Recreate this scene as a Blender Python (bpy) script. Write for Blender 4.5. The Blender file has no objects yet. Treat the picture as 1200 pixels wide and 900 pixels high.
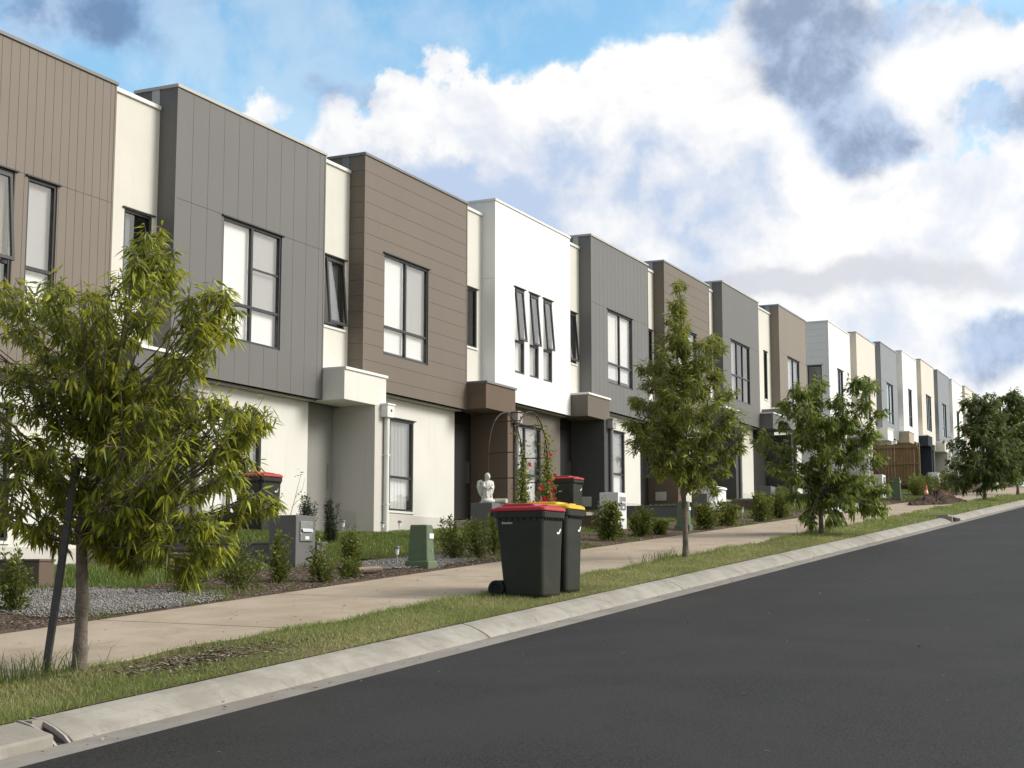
import bpy, bmesh, math, random
import numpy as np
from mathutils import Vector, Matrix
random.seed(7); rng = np.random.default_rng(7)
sc = bpy.context.scene
col = sc.collection
R = math.radians

# ------------------------------------------------------------------ helpers
def lin(r, g, b):
    f = lambda c: (c/255/12.92) if c/255 <= .04045 else ((c/255+.055)/1.055)**2.4
    return (f(r), f(g), f(b))

def tag(o, label=None, cat=None, group=None, kind=None):
    if label: o['label'] = label
    if cat: o['category'] = cat
    if group: o['group'] = group
    if kind: o['kind'] = kind
    return o

def empty(name, loc, label, cat, group=None, rz=0):
    o = bpy.data.objects.new(name, None); col.objects.link(o)
    o.empty_display_size = .2
    o.location = loc; o.rotation_euler = (0, 0, rz)
    return tag(o, label, cat, group)

class MB:
    def __init__(s): s.v = []; s.f = []
    def add(s, vs, fs):
        n = len(s.v); s.v += [tuple(v) for v in vs]
        s.f += [tuple(i+n for i in f) for f in fs]
    def box(s, x0, x1, y0, y1, z0, z1):
        s.add([(x0,y0,z0),(x1,y0,z0),(x1,y1,z0),(x0,y1,z0),(x0,y0,z1),(x1,y0,z1),(x1,y1,z1),(x0,y1,z1)],
              [(0,3,2,1),(4,5,6,7),(0,1,5,4),(1,2,6,5),(2,3,7,6),(3,0,4,7)])
    def xbox(s, M, x0, x1, y0, y1, z0, z1):
        vs = [(x0,y0,z0),(x1,y0,z0),(x1,y1,z0),(x0,y1,z0),(x0,y0,z1),(x1,y0,z1),(x1,y1,z1),(x0,y1,z1)]
        s.add([M @ Vector(v) for v in vs], [(0,3,2,1),(4,5,6,7),(0,1,5,4),(1,2,6,5),(2,3,7,6),(3,0,4,7)])
    def loft(s, rings, cap=True):
        n = len(rings[0]); vs = [p for r in rings for p in r]; fs = []
        for i in range(len(rings)-1):
            for j in range(n):
                a = i*n+j; b = i*n+(j+1) % n
                fs.append((a, b, b+n, a+n))
        if cap:
            fs.append(tuple(range(n-1, -1, -1))); fs.append(tuple((len(rings)-1)*n+j for j in range(n)))
        s.add(vs, fs)
    def tube(s, pts, radii, n=8, cap=True):
        pts = [Vector(p) for p in pts]
        if not hasattr(radii, '__len__'): radii = [radii]*len(pts)
        rings = []; up = Vector((0.3, 0.2, 1)).normalized()
        t0 = (pts[1]-pts[0]).normalized()
        a = t0.cross(Vector((1, 0, 0)) if abs(t0.x) < .8 else Vector((0, 1, 0))).normalized()
        for i, p in enumerate(pts):
            t = (pts[min(i+1, len(pts)-1)]-pts[max(i-1, 0)]).normalized()
            a = (a - t*a.dot(t)).normalized(); b = t.cross(a)
            rings.append([p+(a*math.cos(2*math.pi*k/n)+b*math.sin(2*math.pi*k/n))*radii[i] for k in range(n)])
        s.loft(rings, cap)
    def cyl(s, c, r, z0, z1, n=16, r2=None):
        r2 = r if r2 is None else r2
        s.loft([[(c[0]+r*math.cos(2*math.pi*k/n), c[1]+r*math.sin(2*math.pi*k/n), z0) for k in range(n)],
                [(c[0]+r2*math.cos(2*math.pi*k/n), c[1]+r2*math.sin(2*math.pi*k/n), z1) for k in range(n)]])
    def build(s, name, mat, parent=None, bevel=0, smooth=False, loc=None):
        me = bpy.data.meshes.new(name); me.from_pydata(s.v, [], s.f); me.update()
        if mat: me.materials.append(mat)
        if smooth:
            for p in me.polygons: p.use_smooth = True
        o = bpy.data.objects.new(name, me); col.objects.link(o)
        if parent: o.parent = parent
        if loc: o.location = loc
        if bevel:
            m = o.modifiers.new('bevel', 'BEVEL'); m.width = bevel; m.segments = 2; m.limit_method = 'ANGLE'; m.angle_limit = R(40)
        return o

def np_mesh(name, V, loops, starts, mat, parent=None, attrs=None, smooth=False):
    me = bpy.data.meshes.new(name)
    me.vertices.add(len(V)); me.vertices.foreach_set('co', V.astype(np.float32).ravel())
    me.loops.add(len(loops)); me.loops.foreach_set('vertex_index', loops.astype(np.int32))
    me.polygons.add(len(starts)); me.polygons.foreach_set('loop_start', starts.astype(np.int32))
    if attrs:
        for k, a in attrs.items():
            at = me.attributes.new(k, 'FLOAT', 'POINT'); at.data.foreach_set('value', a.astype(np.float32))
    if smooth: me.polygons.foreach_set('use_smooth', np.ones(len(starts), dtype=bool))
    me.update(calc_edges=True); me.validate()
    if mat: me.materials.append(mat)
    o = bpy.data.objects.new(name, me); col.objects.link(o)
    if parent: o.parent = parent
    return o

def leaf_mesh(name, P, T, S, L, W, droop, tone, mat, parent=None):
    """lance-shaped leaves: base P, direction T, side S (unit), length L, width W"""
    N = np.cross(T, S); n = len(P)
    L = L[:, None]; W = W[:, None]; dz = np.zeros((n, 3)); dz[:, 2] = -1
    d = droop[:, None]*L
    def at(f, w, fold): return P+T*L*f+dz*d*f*f+S*W*w+N*W*fold
    V = np.stack([at(0, 0, 0), at(.33, .5, .22), at(.33, -.5, .22), at(.68, .36, .16), at(.68, -.36, .16), at(1, 0, 0), at(.33, 0, 0), at(.68, 0, 0)], 1)
    F = [(0, 6, 1), (0, 2, 6), (6, 7, 3, 1), (2, 4, 7, 6), (7, 5, 3), (4, 5, 7)]
    lp = np.concatenate([np.array(f) for f in F]); st = np.cumsum([0]+[len(f) for f in F])[:-1]
    off = np.arange(n)[:, None]*8
    return np_mesh(name, V.reshape(-1, 3), (lp[None, :]+off).ravel(), (st[None, :]+np.arange(n)[:, None]*len(lp)).ravel(), mat, parent,
                   {'tone': np.repeat(tone, 8)})

def unit(a): return a/np.maximum(np.linalg.norm(a, axis=-1, keepdims=True), 1e-9)

# ------------------------------------------------------------------ materials
class NT:
    def __init__(s, tree): s.t = tree; s.n = tree.nodes; s.l = tree.links
    def new(s, typ, **k):
        n = s.n.new(typ)
        for a, b in k.items(): setattr(n, a, b)
        return n
    def put(s, sock, v):
        if hasattr(v, 'is_output') or isinstance(v, bpy.types.NodeSocket): s.l.new(v, sock)
        elif v is not None:
            try: sock.default_value = v
            except Exception: sock.default_value = (*v, 1)
    def math(s, op, a, b=None, c=None, clamp=False):
        n = s.new('ShaderNodeMath', operation=op, use_clamp=clamp)
        for i, x in enumerate((a, b, c)):
            if x is not None: s.put(n.inputs[i], x)
        return n.outputs[0]
    def mix(s, fac, a, b, blend='MIX'):
        n = s.new('ShaderNodeMix', data_type='RGBA', blend_type=blend)
        s.put(n.inputs[0], fac)
        for i, x in ((6, a), (7, b)):
            s.put(n.inputs[i], (*x, 1) if isinstance(x, tuple) and len(x) == 3 else x)
        return n.outputs[2]
    def noise(s, scale, detail=3, rough=.55, vec=None, dist=0, color=False):
        n = s.new('ShaderNodeTexNoise'); n.inputs['Scale'].default_value = scale
        n.inputs['Detail'].default_value = detail; n.inputs['Roughness'].default_value = rough
        n.inputs['Distortion'].default_value = dist
        if vec is not None: s.l.new(vec, n.inputs['Vector'])
        return n.outputs['Color'] if color else n.outputs[0]
    def ramp(s, fac, lo, hi, a=0., b=1.):
        n = s.new('ShaderNodeMapRange', interpolation_type='SMOOTHSTEP')
        s.put(n.inputs[0], fac); n.inputs[1].default_value = lo; n.inputs[2].default_value = hi
        n.inputs[3].default_value = a; n.inputs[4].default_value = b
        return n.outputs[0]
    def pos(s): return s.new('ShaderNodeNewGeometry').outputs['Position']

def mat_base(name):
    m = bpy.data.materials.new(name); m.use_nodes = True
    nt = NT(m.node_tree); b = nt.n['Principled BSDF']
    return m, nt, b

def sc3(c, k): return tuple(min(1, max(0, x*k)) for x in c)

def surf(name, c, rough=.6, var=.06, nscale=6., fine=90., bump=.0, bscale=150., spec=.35, metal=0, var2=None, streak=0):
    m, nt, b = mat_base(name); p = nt.pos()
    f = nt.ramp(nt.noise(nscale, 5, .6, p), .3, .7)
    base = nt.mix(f, sc3(c, 1-var), sc3(c, 1+var))
    if fine:
        g = nt.ramp(nt.noise(fine, 2, .6, p), .25, .75)
        base = nt.mix(nt.math('MULTIPLY', g, .5), base, sc3(c, 1-var*1.6))
    if streak:
        mp = nt.new('ShaderNodeMapping'); nt.l.new(p, mp.inputs[0]); mp.inputs[3].default_value = (5, 5, .35)
        s_ = nt.ramp(nt.noise(1.3, 5, .65, mp.outputs[0]), .5, .8)
        base = nt.mix(nt.math('MULTIPLY', s_, streak), base, sc3(c, .72))
    if var2:
        h = nt.ramp(nt.noise(nscale*.37, 4, .6, p), .52, .72)
        base = nt.mix(h, base, var2)
    nt.l.new(base, b.inputs['Base Color'])
    b.inputs['Roughness'].default_value = rough; b.inputs['Specular IOR Level'].default_value = spec
    b.inputs['Metallic'].default_value = metal
    if bump:
        bn = nt.new('ShaderNodeBump'); bn.inputs['Strength'].default_value = bump; bn.inputs['Distance'].default_value = .01
        nt.l.new(nt.noise(bscale, 3, .6, p), bn.inputs['Height']); nt.l.new(bn.outputs[0], b.inputs['Normal'])
    return m

def leaf_mat(name, dark, light, young, trans=.32):
    m, nt, b = mat_base(name)
    a = nt.new('ShaderNodeAttribute', attribute_name='tone').outputs['Fac']
    rnd = nt.new('ShaderNodeNewGeometry').outputs['Random Per Island']
    c = nt.mix(rnd, dark, light)
    c = nt.mix(a, c, young)
    nt.l.new(c, b.inputs['Base Color']); b.inputs['Roughness'].default_value = .42; b.inputs['Specular IOR Level'].default_value = .4
    tr = nt.new('ShaderNodeBsdfTranslucent'); nt.l.new(nt.mix(.5, c, young), tr.inputs[0])
    mx = nt.new('ShaderNodeMixShader'); mx.inputs[0].default_value = trans
    nt.l.new(b.outputs[0], mx.inputs[1]); nt.l.new(tr.outputs[0], mx.inputs[2])
    nt.l.new(mx.outputs[0], nt.n['Material Output'].inputs[0])
    return m

def glass_mat(name, tint=(1, 1, 1)):
    m, nt, b = mat_base(name); nt.n.remove(b)
    tr = nt.new('ShaderNodeBsdfTransparent'); tr.inputs[0].default_value = (*tint, 1)
    gl = nt.new('ShaderNodeBsdfGlossy'); gl.inputs['Roughness'].default_value = .02
    lw = nt.new('ShaderNodeLayerWeight'); fac = nt.math('MULTIPLY_ADD', nt.math('POWER', lw.outputs['Facing'], 4.), .85, .10)
    mx = nt.new('ShaderNodeMixShader'); nt.l.new(fac, mx.inputs[0])
    nt.l.new(tr.outputs[0], mx.inputs[1]); nt.l.new(gl.outputs[0], mx.inputs[2])
    nt.l.new(mx.outputs[0], nt.n['Material Output'].inputs[0])
    return m

def screen_mat(name):
    m, nt, b = mat_base(name); b.inputs['Base Color'].default_value = (.06, .062, .065, 1); b.inputs['Roughness'].default_value = .8
    tr = nt.new('ShaderNodeBsdfTransparent')
    mx = nt.new('ShaderNodeMixShader'); mx.inputs[0].default_value = .19
    nt.l.new(tr.outputs[0], mx.inputs[1]); nt.l.new(b.outputs[0], mx.inputs[2])
    nt.l.new(mx.outputs[0], nt.n['Material Output'].inputs[0])
    return m

M = {}
def rend(k, c, **kw): M[k] = surf(k, c, rough=.9, var=.03, nscale=1.2, fine=60, bump=.25, bscale=220, spec=.2, streak=kw.pop('streak', .22), **kw)
def paint(k, c, **kw): M[k] = surf(k, c, rough=.55, var=.025, nscale=.8, fine=0, bump=.05, bscale=40, spec=.35, streak=kw.pop('streak', .22), **kw)
rend('render_cream', (.635, .615, .555)); rend('render_pale', (.68, .662, .61)); rend('render_taupe', (.155, .135, .115))
rend('render_brown', (.145, .108, .082)); rend('render_charcoal', (.085, .083, .082)); rend('render_stone', (.56, .535, .50))
rend('render_grey', (.155, .152, .150)); rend('render_beige', (.44, .37, .28)); rend('render_navy', (.035, .042, .058))
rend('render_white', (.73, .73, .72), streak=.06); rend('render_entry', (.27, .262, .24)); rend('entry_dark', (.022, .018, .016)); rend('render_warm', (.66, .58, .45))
paint('clad_brown', (.178, .148, .12)); paint('clad_grey', (.138, .134, .130)); paint('clad_umber', (.152, .124, .098))
paint('clad_white', (.755, .755, .745), streak=.05); paint('clad_taupe', (.225, .19, .155)); paint('clad_cream', (.66, .605, .525))
paint('clad_steel', (.235, .25, .27)); paint('clad_ash', (.145, .143, .140))
M['cap_dark'] = surf('cap_dark', (.17, .17, .175), .4, .05, spec=.5); M['cap_light'] = surf('cap_light', (.45, .425, .39), .4, .04, spec=.5)
M['cap_blue'] = surf('cap_blue', (.30, .33, .37), .4, .04, spec=.5); M['cap_white'] = surf('cap_white', (.74, .73, .70), .4, .03, spec=.5)
M['frame'] = surf('window_frame_black', (.022, .022, .024), .38, .1, spec=.5)
M['sill'] = M['cap_white']
M['blind'] = surf('roller_blind', (.80, .80, .785), .85, .03, nscale=2, spec=.1)
M['blind_warm'] = surf('roller_blind_warm', (.62, .58, .45), .85, .03, nscale=2, spec=.1)
M['curtain'] = surf('grey_curtain', (.42, .43, .43), .85, .06, nscale=4, spec=.1)
M['dark_room'] = surf('dark_interior', (.03, .03, .032), .9)
M['glass'] = glass_mat('clear_glass'); M['glass_dark'] = glass_mat('grey_glass', (.75, .78, .8))
M['screen'] = screen_mat('fly_screen')
M['door'] = surf('door_dark', (.02, .019, .018), .5, .08); M['soffit'] = surf('soffit_paint', (.42, .40, .36), .8, .03)
M['roof'] = surf('roof_metal', (.33, .34, .35), .45, .06, metal=.2)
M['vent'] = surf('vent_plastic', (.50, .49, .44), .6, .05)
M['pipe_white'] = surf('pipe_white', (.74, .73, .69), .45, .04); M['pipe_grey'] = surf('pipe_grey', (.22, .22, .225), .45, .05)
M['pipe_pink'] = surf('pipe_taupe', (.36, .32, .30), .45, .05)
M['bin_green'] = surf('bin_green', (.0165, .0185, .0115), .45, .2, nscale=5, fine=40, spec=.4, streak=.3, var2=(.026, .028, .02))
M['bin_red'] = surf('bin_red', (.40, .022, .030), .45, .08, nscale=5, fine=30, spec=.4)
M['bin_yellow'] = surf('bin_yellow', (.72, .42, .012), .42, .06, nscale=5, fine=30, spec=.4)
M['rubber'] = surf('rubber', (.012, .012, .012), .7, .15)
M['white_mark'] = surf('white_mark', (.75, .76, .78), .5, .05)
M['steel'] = surf('stainless', (.62, .62, .62), .25, .06, metal=1)
M['cabinet'] = surf('cabinet_green', (.115, .16, .09), .6, .08, nscale=4, fine=40, streak=.2)
M['bark'] = surf('bark', (.20, .165, .13), .95, .3, nscale=11, fine=60, bump=1., bscale=60, var2=(.10, .078, .06))
M['twig'] = surf('twig_bark', (.085, .07, .045), .9, .2, nscale=10)
M['stake'] = surf('stake_timber', (.075, .072, .075), .9, .15, nscale=12, streak=.5)
M['statue'] = surf('statue_stone', (.68, .67, .63), .85, .06, nscale=14, bump=.3, bscale=80)
M['fence'] = surf('fence_timber', (.185, .115, .052), .85, .22, nscale=3, fine=40, streak=.6)
M['fence_post'] = surf('fence_post_timber', (.215, .15, .08), .85, .15, nscale=3, streak=.4)
M['arch'] = surf('arch_iron', (.045, .031, .024), .7, .2)
M['flower'] = surf('flower_red', (.42, .012, .02), .5, .15)
M['cone'] = surf('cone_orange', (.80, .13, .02), .5, .06)
M['plastic_white'] = surf('plastic_white', (.80, .80, .80), .5, .04)
M['timber_old'] = surf('old_timber', (.36, .28, .21), .85, .15, nscale=8)
M['soil'] = surf('soil', (.062, .040, .028), .98, .35, nscale=7, fine=50, bump=1, bscale=40)
M['mulch_red'] = surf('red_mulch', (.15, .075, .045), .95, .35, nscale=9, fine=60, bump=1, bscale=50)
M['leaf_tree'] = leaf_mat('leaf_tree', (.034, .052, .012), (.095, .13, .024), (.54, .55, .05), .42)
M['leaf_mid'] = leaf_mat('leaf_mid', (.066, .094, .021), (.150, .19, .038), (.42, .44, .06), .42)
M['leaf_light'] = leaf_mat('leaf_light', (.054, .088, .019), (.125, .175, .034), (.32, .38, .06), .4)
M['leaf_far'] = leaf_mat('leaf_far', (.044, .072, .022), (.095, .135, .034), (.24, .29, .055), .4)
M['leaf_shrub'] = leaf_mat('leaf_shrub', (.045, .072, .015), (.11, .145, .028), (.28, .30, .045))
M['leaf_pale'] = leaf_mat('leaf_pale', (.10, .14, .06), (.20, .24, .13), (.5, .52, .42))
M['leaf_conifer'] = leaf_mat('leaf_conifer', (.014, .030, .014), (.03, .05, .022), (.05, .07, .03), .15)
M['grass'] = leaf_mat('grass_blade', (.095, .175, .028), (.20, .29, .05), (.50, .46, .21), .38)
M['lawn'] = leaf_mat('lawn_blade', (.075, .13, .020), (.12, .19, .032), (.24, .25, .065), .3)
M['chip'] = leaf_mat('bark_chip', (.09, .065, .047), (.21, .16, .12), (.45, .38, .31), 0)
M['stone'] = leaf_mat('gravel_stone', (.09, .083, .075), (.235, .22, .20), (.38, .36, .33), 0)
# ------------------------------------------------------------------ ground levels (metres; eye of the camera at 0,0,0)
G = .06976; EYE = 1.45
def rz(x):
    x = np.asarray(x, float)
    lin_ = G*np.clip(x, -25, 84)-EYE
    d = np.clip(x-84, 0, 13)
    return lin_+G*(d-d*d/26)
def rzf(x): return float(rz(x))
X0S = [13.06, 19.05, 25.0, 30.95, 36.90, 42.85, 48.85, 56.21, 64.44, 70.12, 75.75, 81.5, 87.25, 92.9, 98.4, 103.9, 109.2, 114.9, 120.6, 126.3]
TOPS = [7.47, 7.90, 8.30, 8.73, 9.12, 9.54, 9.97, 10.35, 10.98, 11.32, 11.64, 11.97, 12.25, 12.33, 12.40, 12.58, 12.62, 12.62, 12.62, 12.62]
BND = [13.42]+[x-.75 for x in X0S[1:]]+[132.]
LOT = {1: (.78, .46), 2: (.46, .32)}
def sstep(a, b, x):
    t = np.clip((np.asarray(x, float)-a)/(b-a), 0, 1); return t*t*(3-2*t)
def lot_rise(x):
    x = np.asarray(x, float)
    i = np.clip(np.searchsorted(BND, x)-1, 0, len(BND)-2)
    s = np.array([LOT.get(k, (.50, .28))[0] for k in range(len(BND)-1)]); e = np.array([LOT.get(k, (.50, .28))[1] for k in range(len(BND)-1)])
    b = np.array(BND); t = np.clip((x-b[i])/(b[i+1]-b[i]), 0, 1)
    return s[i]+(e[i]-s[i])*t
def gz(x, y):
    x = np.asarray(x, float); y = np.asarray(y, float)
    z = rz(x)+np.interp(y, [5.8, 6.12, 6.27, 6.42, 7.45, 9.65, 11.2, 11.6], [0, -.012, .075, .116, .18, .225, .30, .31])
    return z+(lot_rise(x)-.31)*sstep(11.5, 14.0, y)
def gzf(x, y): return float(gz(x, y))

def grid(name, xs, ys, zf, mat, label=None, kind='structure', dz=0):
    xs = np.asarray(xs, float); ys = np.asarray(ys, float)
    XX, YY = np.meshgrid(xs, ys, indexing='ij'); Z = zf(XX, YY)+dz
    V = np.stack([XX, YY, Z], -1).reshape(-1, 3); nx, ny = len(xs), len(ys)
    i, j = np.meshgrid(np.arange(nx-1), np.arange(ny-1), indexing='ij'); a = (i*ny+j).ravel()
    Q = np.stack([a, a+ny, a+ny+1, a+1], 1)
    o = np_mesh(name, V, Q.ravel(), np.arange(len(Q))*4, mat, smooth=True)
    return tag(o, label, None, None, kind)

# --- ground materials
def asphalt():
    m, nt, b = mat_base('asphalt'); p = nt.pos()
    c = nt.mix(nt.ramp(nt.noise(52, 5, .85, p), .36, .64), (.006, .0058, .006), (.050, .047, .046))
    c = nt.mix(nt.math('MULTIPLY', nt.ramp(nt.noise(.45, 6, .65, p, .5), .38, .66), .6), c, (.043, .040, .038))
    mp = nt.new('ShaderNodeMapping'); nt.l.new(p, mp.inputs[0]); mp.inputs[3].default_value = (.06, 1.1, 1)
    c = nt.mix(nt.math('MULTIPLY', nt.ramp(nt.noise(1., 4, .6, mp.outputs[0]), .45, .7), .22), c, (.019, .018, .018))
    v = nt.new('ShaderNodeTexVoronoi', feature='F1'); v.inputs['Scale'].default_value = 7; nt.l.new(p, v.inputs['Vector'])
    wht = nt.new('ShaderNodeTexWhiteNoise'); nt.l.new(v.outputs['Position'], wht.inputs['Vector'])
    spot = nt.math('MULTIPLY', nt.math('LESS_THAN', v.outputs['Distance'], .055), nt.math('GREATER_THAN', wht.outputs[0], .965))
    c = nt.mix(spot, c, (.34, .31, .25))
    nt.l.new(c, b.inputs['Base Color']); b.inputs['Roughness'].default_value = .8; b.inputs['Specular IOR Level'].default_value = .25
    bn = nt.new('ShaderNodeBump'); bn.inputs['Strength'].default_value = .7; bn.inputs['Distance'].default_value = .008
    nt.l.new(nt.noise(75, 4, .75, p), bn.inputs['Height']); nt.l.new(bn.outputs[0], b.inputs['Normal'])
    return m
def concrete(name, c1, c2, c3, sc_=1.2):
    m, nt, b = mat_base(name); p = nt.pos()
    c = nt.mix(nt.ramp(nt.noise(sc_, 6, .62, p, .4), .3, .7), c1, c2)
    c = nt.mix(nt.math('MULTIPLY', nt.ramp(nt.noise(sc_*2.3, 7, .72, p, .8), .50, .78), .55), c, c3)
    c = nt.mix(nt.math('MULTIPLY', nt.ramp(nt.noise(120, 2, .6, p), .4, .8), .3), c, sc3(c1, .7))
    nt.l.new(c, b.inputs['Base Color']); b.inputs['Roughness'].default_value = .88; b.inputs['Specular IOR Level'].default_value = .2
    bn = nt.new('ShaderNodeBump'); bn.inputs['Strength'].default_value = .3; bn.inputs['Distance'].default_value = .006
    nt.l.new(nt.noise(90, 4, .65, p), bn.inputs['Height']); nt.l.new(bn.outputs[0], b.inputs['Normal'])
    return m
def earth(name, cs, scales=(1.1, 18, 70), bump=.8):
    m, nt, b = mat_base(name); p = nt.pos()
    c = nt.mix(nt.ramp(nt.noise(scales[0], 5, .6, p), .38, .64), cs[0], cs[1])
    c = nt.mix(nt.ramp(nt.noise(scales[1], 4, .7, p), .45, .68), c, cs[2])
    c = nt.mix(nt.math('MULTIPLY', nt.ramp(nt.noise(scales[2], 2, .7, p), .5, .75), .6), c, cs[3])
    nt.l.new(c, b.inputs['Base Color']); b.inputs['Roughness'].default_value = .97; b.inputs['Specular IOR Level'].default_value = .1
    bn = nt.new('ShaderNodeBump'); bn.inputs['Strength'].default_value = bump; bn.inputs['Distance'].default_value = .02
    nt.l.new(nt.noise(scales[2], 4, .7, p), bn.inputs['Height']); nt.l.new(bn.outputs[0], b.inputs['Normal'])
    return m
M['asphalt'] = asphalt()
M['path'] = concrete('path_concrete', (.36, .29, .215), (.46, .385, .30), (.25, .175, .11), 1.0)
M['kerb'] = concrete('kerb_concrete', (.27, .25, .215), (.37, .35, .31), (.15, .13, .10), 2.6)
M['gutter'] = concrete('gutter_concrete', (.26, .235, .205), (.33, .31, .28), (.16, .135, .11), 1.6)
M['verge'] = earth('verge_soil', ((.11, .105, .042), (.20, .16, .085), (.09, .105, .032), (.27, .22, .14)))
M['lawn_soil'] = earth('lawn_soil', ((.07, .11, .024), (.09, .125, .03), (.06, .095, .02), (.105, .115, .045)))
M['bed'] = earth('mulch_soil', ((.10, .072, .052), (.15, .112, .082), (.072, .05, .036), (.25, .20, .155)), (1.4, 24, 55))
M['gravel'] = earth('gravel_base', ((.19, .18, .17), (.24, .23, .215), (.13, .12, .115), (.33, .315, .295)), (1.4, 30, 60))
M['terrain'] = earth('terrain_grass', ((.07, .095, .03), (.11, .10, .045), (.06, .08, .025), (.13, .12, .06)), (.3, 4, 20))

XS = np.concatenate([np.arange(-30, 70, .5), np.arange(70, 130.1, 1.)])
grid('ground', np.concatenate([np.arange(-600, -60, 60), np.arange(-60, 130, 3), np.arange(130, 1200, 90)]),
     np.array([-900, -300, -100, -30, -12, -2.5, 6, 9.7, 15.3, 26, 40, 100, 300, 900]), lambda x, y: rz(x)-.35, M['terrain'], 'grassy ground under and around the street')
grid('road', XS, np.linspace(-2.4, 5.8, 12), lambda x, y: rz(x)+.012*np.clip(np.minimum(y+2.4, 5.8-y), 0, 1.), M['asphalt'], 'dark grey asphalt road climbing the hill')
grid('gutter', XS, [5.8, 6.12], lambda x, y: rz(x)+np.interp(y, [5.8, 6.12], [0, -.012]), M['gutter'], 'concrete gutter strip along the asphalt')
grid('gutter', XS, [-2.66, -2.4], lambda x, y: rz(x)-.002, M['gutter'], 'concrete gutter strip on the near side of the road')
grid('verge', XS, [-40, -12, -6, -3.05], lambda x, y: rz(x)+.14, M['verge'], 'grass verge on the near side of the road')
def vbump(x, y):
    return gz(x, y)+.018*np.sin(x*3.1+y*2)*np.sin(x*1.3-y*4)*sstep(6.42, 6.6, y)
grid('verge', np.arange(-30, 129, .2), np.linspace(6.42, 7.45, 8), vbump, M['verge'], 'grass verge between kerb and footpath')
def bedz(x, y): return gz(x, y)+.02*np.sin(x*2.3+1)*np.sin(y*3.1+x)*sstep(9.65, 9.95, y)
grid('garden_bed', np.arange(2, 131, .2), np.linspace(9.66, 11.6, 10), bedz, M['bed'], 'mulched garden strip beside the footpath')
grid('lawn', np.arange(2, 131, .125), np.linspace(11.6, 15.75, 12), gz, M['lawn_soil'], 'lawn ground in front of the houses')

def segs(name, prof, x0, x1, length, gap, mat, label, start=0., step=.5):
    mb = MB(); x = x0
    while x < x1-.01:
        e = min(x+length, x1)
        ss = np.linspace(x+gap/2, e-gap/2, max(2, int((e-x)/step)+1))
        mb.loft([[(s_, y, rzf(s_)+dz) for y, dz in prof] for s_ in ss]); x = e
    return tag(mb.build(name, mat, bevel=.006), label, None, None, 'structure')
KP = [(6.12, -.25), (6.12, -.008), (6.15, .016), (6.24, .064), (6.32, .096), (6.38, .110), (6.41, .115), (6.42, -.25)]
segs('kerb', KP, 6.97, 39.4, 5.55, .022, M['kerb'], 'rolled concrete kerb in long joined lengths')
segs('kerb', KP, 40.9, 125, 5.55, .022, M['kerb'], 'rolled concrete kerb uphill of the far drain')
KQ = [(6.12, -.25), (6.122, .046), (6.135, .058), (6.26, .086), (6.41, .115), (6.42, -.25)]
segs('kerb', KQ, -28, 6.83, 5.6, .02, M['kerb'], 'upright kerb end with a worn lip beside the near drain')
KR = [(-3.05, .135), (-2.85, .125), (-2.70, .05), (-2.66, -.01), (-2.66, -.25), (-3.05, -.25)]
segs('kerb', KR, -28, 125, 5.6, .02, M['kerb'], 'rolled concrete kerb on the near side of the road')
PP = [(7.45, -.05), (7.45, .180), (9.66, .225), (9.66, -.05)]
segs('footpath', PP, -27.7, 129, 3.0, .032, M['path'], 'beige concrete footpath in jointed slabs')

def ground_patch(name, cx, cy, rx, ry, mat, label, dz=.012, seed=0, zf=bedz):
    n = 40; rr = random.Random(seed); ph = [rr.uniform(0, 6.28) for _ in range(4)]
    rings = []
    V = []; F = []
    for k in range(6):
        for j in range(n):
            a = 2*math.pi*j/n
            w = 1+.12*math.sin(3*a+ph[0])+.09*math.sin(5*a+ph[1])+.05*math.sin(9*a+ph[2])
            q = (k+.02)/5.02
            x = cx+rx*q*w*max(-1, min(1, 1.15*math.cos(a))); y = cy+ry*q*w*max(-1, min(1, 1.15*math.sin(a)))
            y = max(y, 9.672) if cy > 9.7 else y
            V.append((x, y, float(zf(x, y))+dz-(.03 if k == 5 else 0)))
    for k in range(5):
        for j in range(n):
            a_ = k*n+j; b_ = k*n+(j+1) % n; F.append((a_, b_, b_+n, a_+n))
    F.append(tuple(range(n-1, -1, -1)))
    mb = MB(); mb.add(V, F)
    return tag(mb.build(name, mat, smooth=True), label, None, None, 'structure')
GRAV = [(12.55, 10.95, 1.35, 1.22), (19.0, 10.55, 1.35, .62)]
def lawnbed(x, y): return np.where(np.asarray(y) < 11.6, bedz(x, y), gz(x, y))
for k, (cx, cy, rx, ry) in enumerate(GRAV):
    ground_patch('gravel_patch', cx, cy, rx, ry, M['gravel'], ['wide patch of pale grey gravel by the nearest footpath', 'small patch of grey gravel before the green cabinet'][k], .014, k, lawnbed)

# --- scatter: blades, chips, stones
def blades(name, X, Y, Z, H, W, tone, mat, label, lean=.5):
    n = len(X); a = rng.uniform(0, 2*np.pi, n); S = np.stack([np.cos(a), np.sin(a), np.zeros(n)], 1)
    b = rng.uniform(0, 2*np.pi, n); ln = np.stack([np.cos(b), np.sin(b), np.zeros(n)], 1)*(rng.uniform(.1, 1, n)*lean)[:, None]
    P = np.stack([X, Y, Z-.006], 1); U = np.array([0, 0, 1.]); H = H[:, None]; W = W[:, None]
    V = np.stack([P-S*W/2, P+S*W/2, P+(U*.6+ln*.35)*H+S*W*.38, P+(U*.6+ln*.35)*H-S*W*.38, P+(U*.92+ln)*H], 1).reshape(-1, 3)
    lp = np.array([0, 1, 2, 3, 3, 2, 4]); st = np.array([0, 4]); off = np.arange(n)[:, None]
    o = np_mesh(name, V, (lp+off*5).ravel(), (st+off*7).ravel(), mat, None, {'tone': np.repeat(tone, 5)})
    return tag(o, label, None, None, 'stuff')
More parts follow.
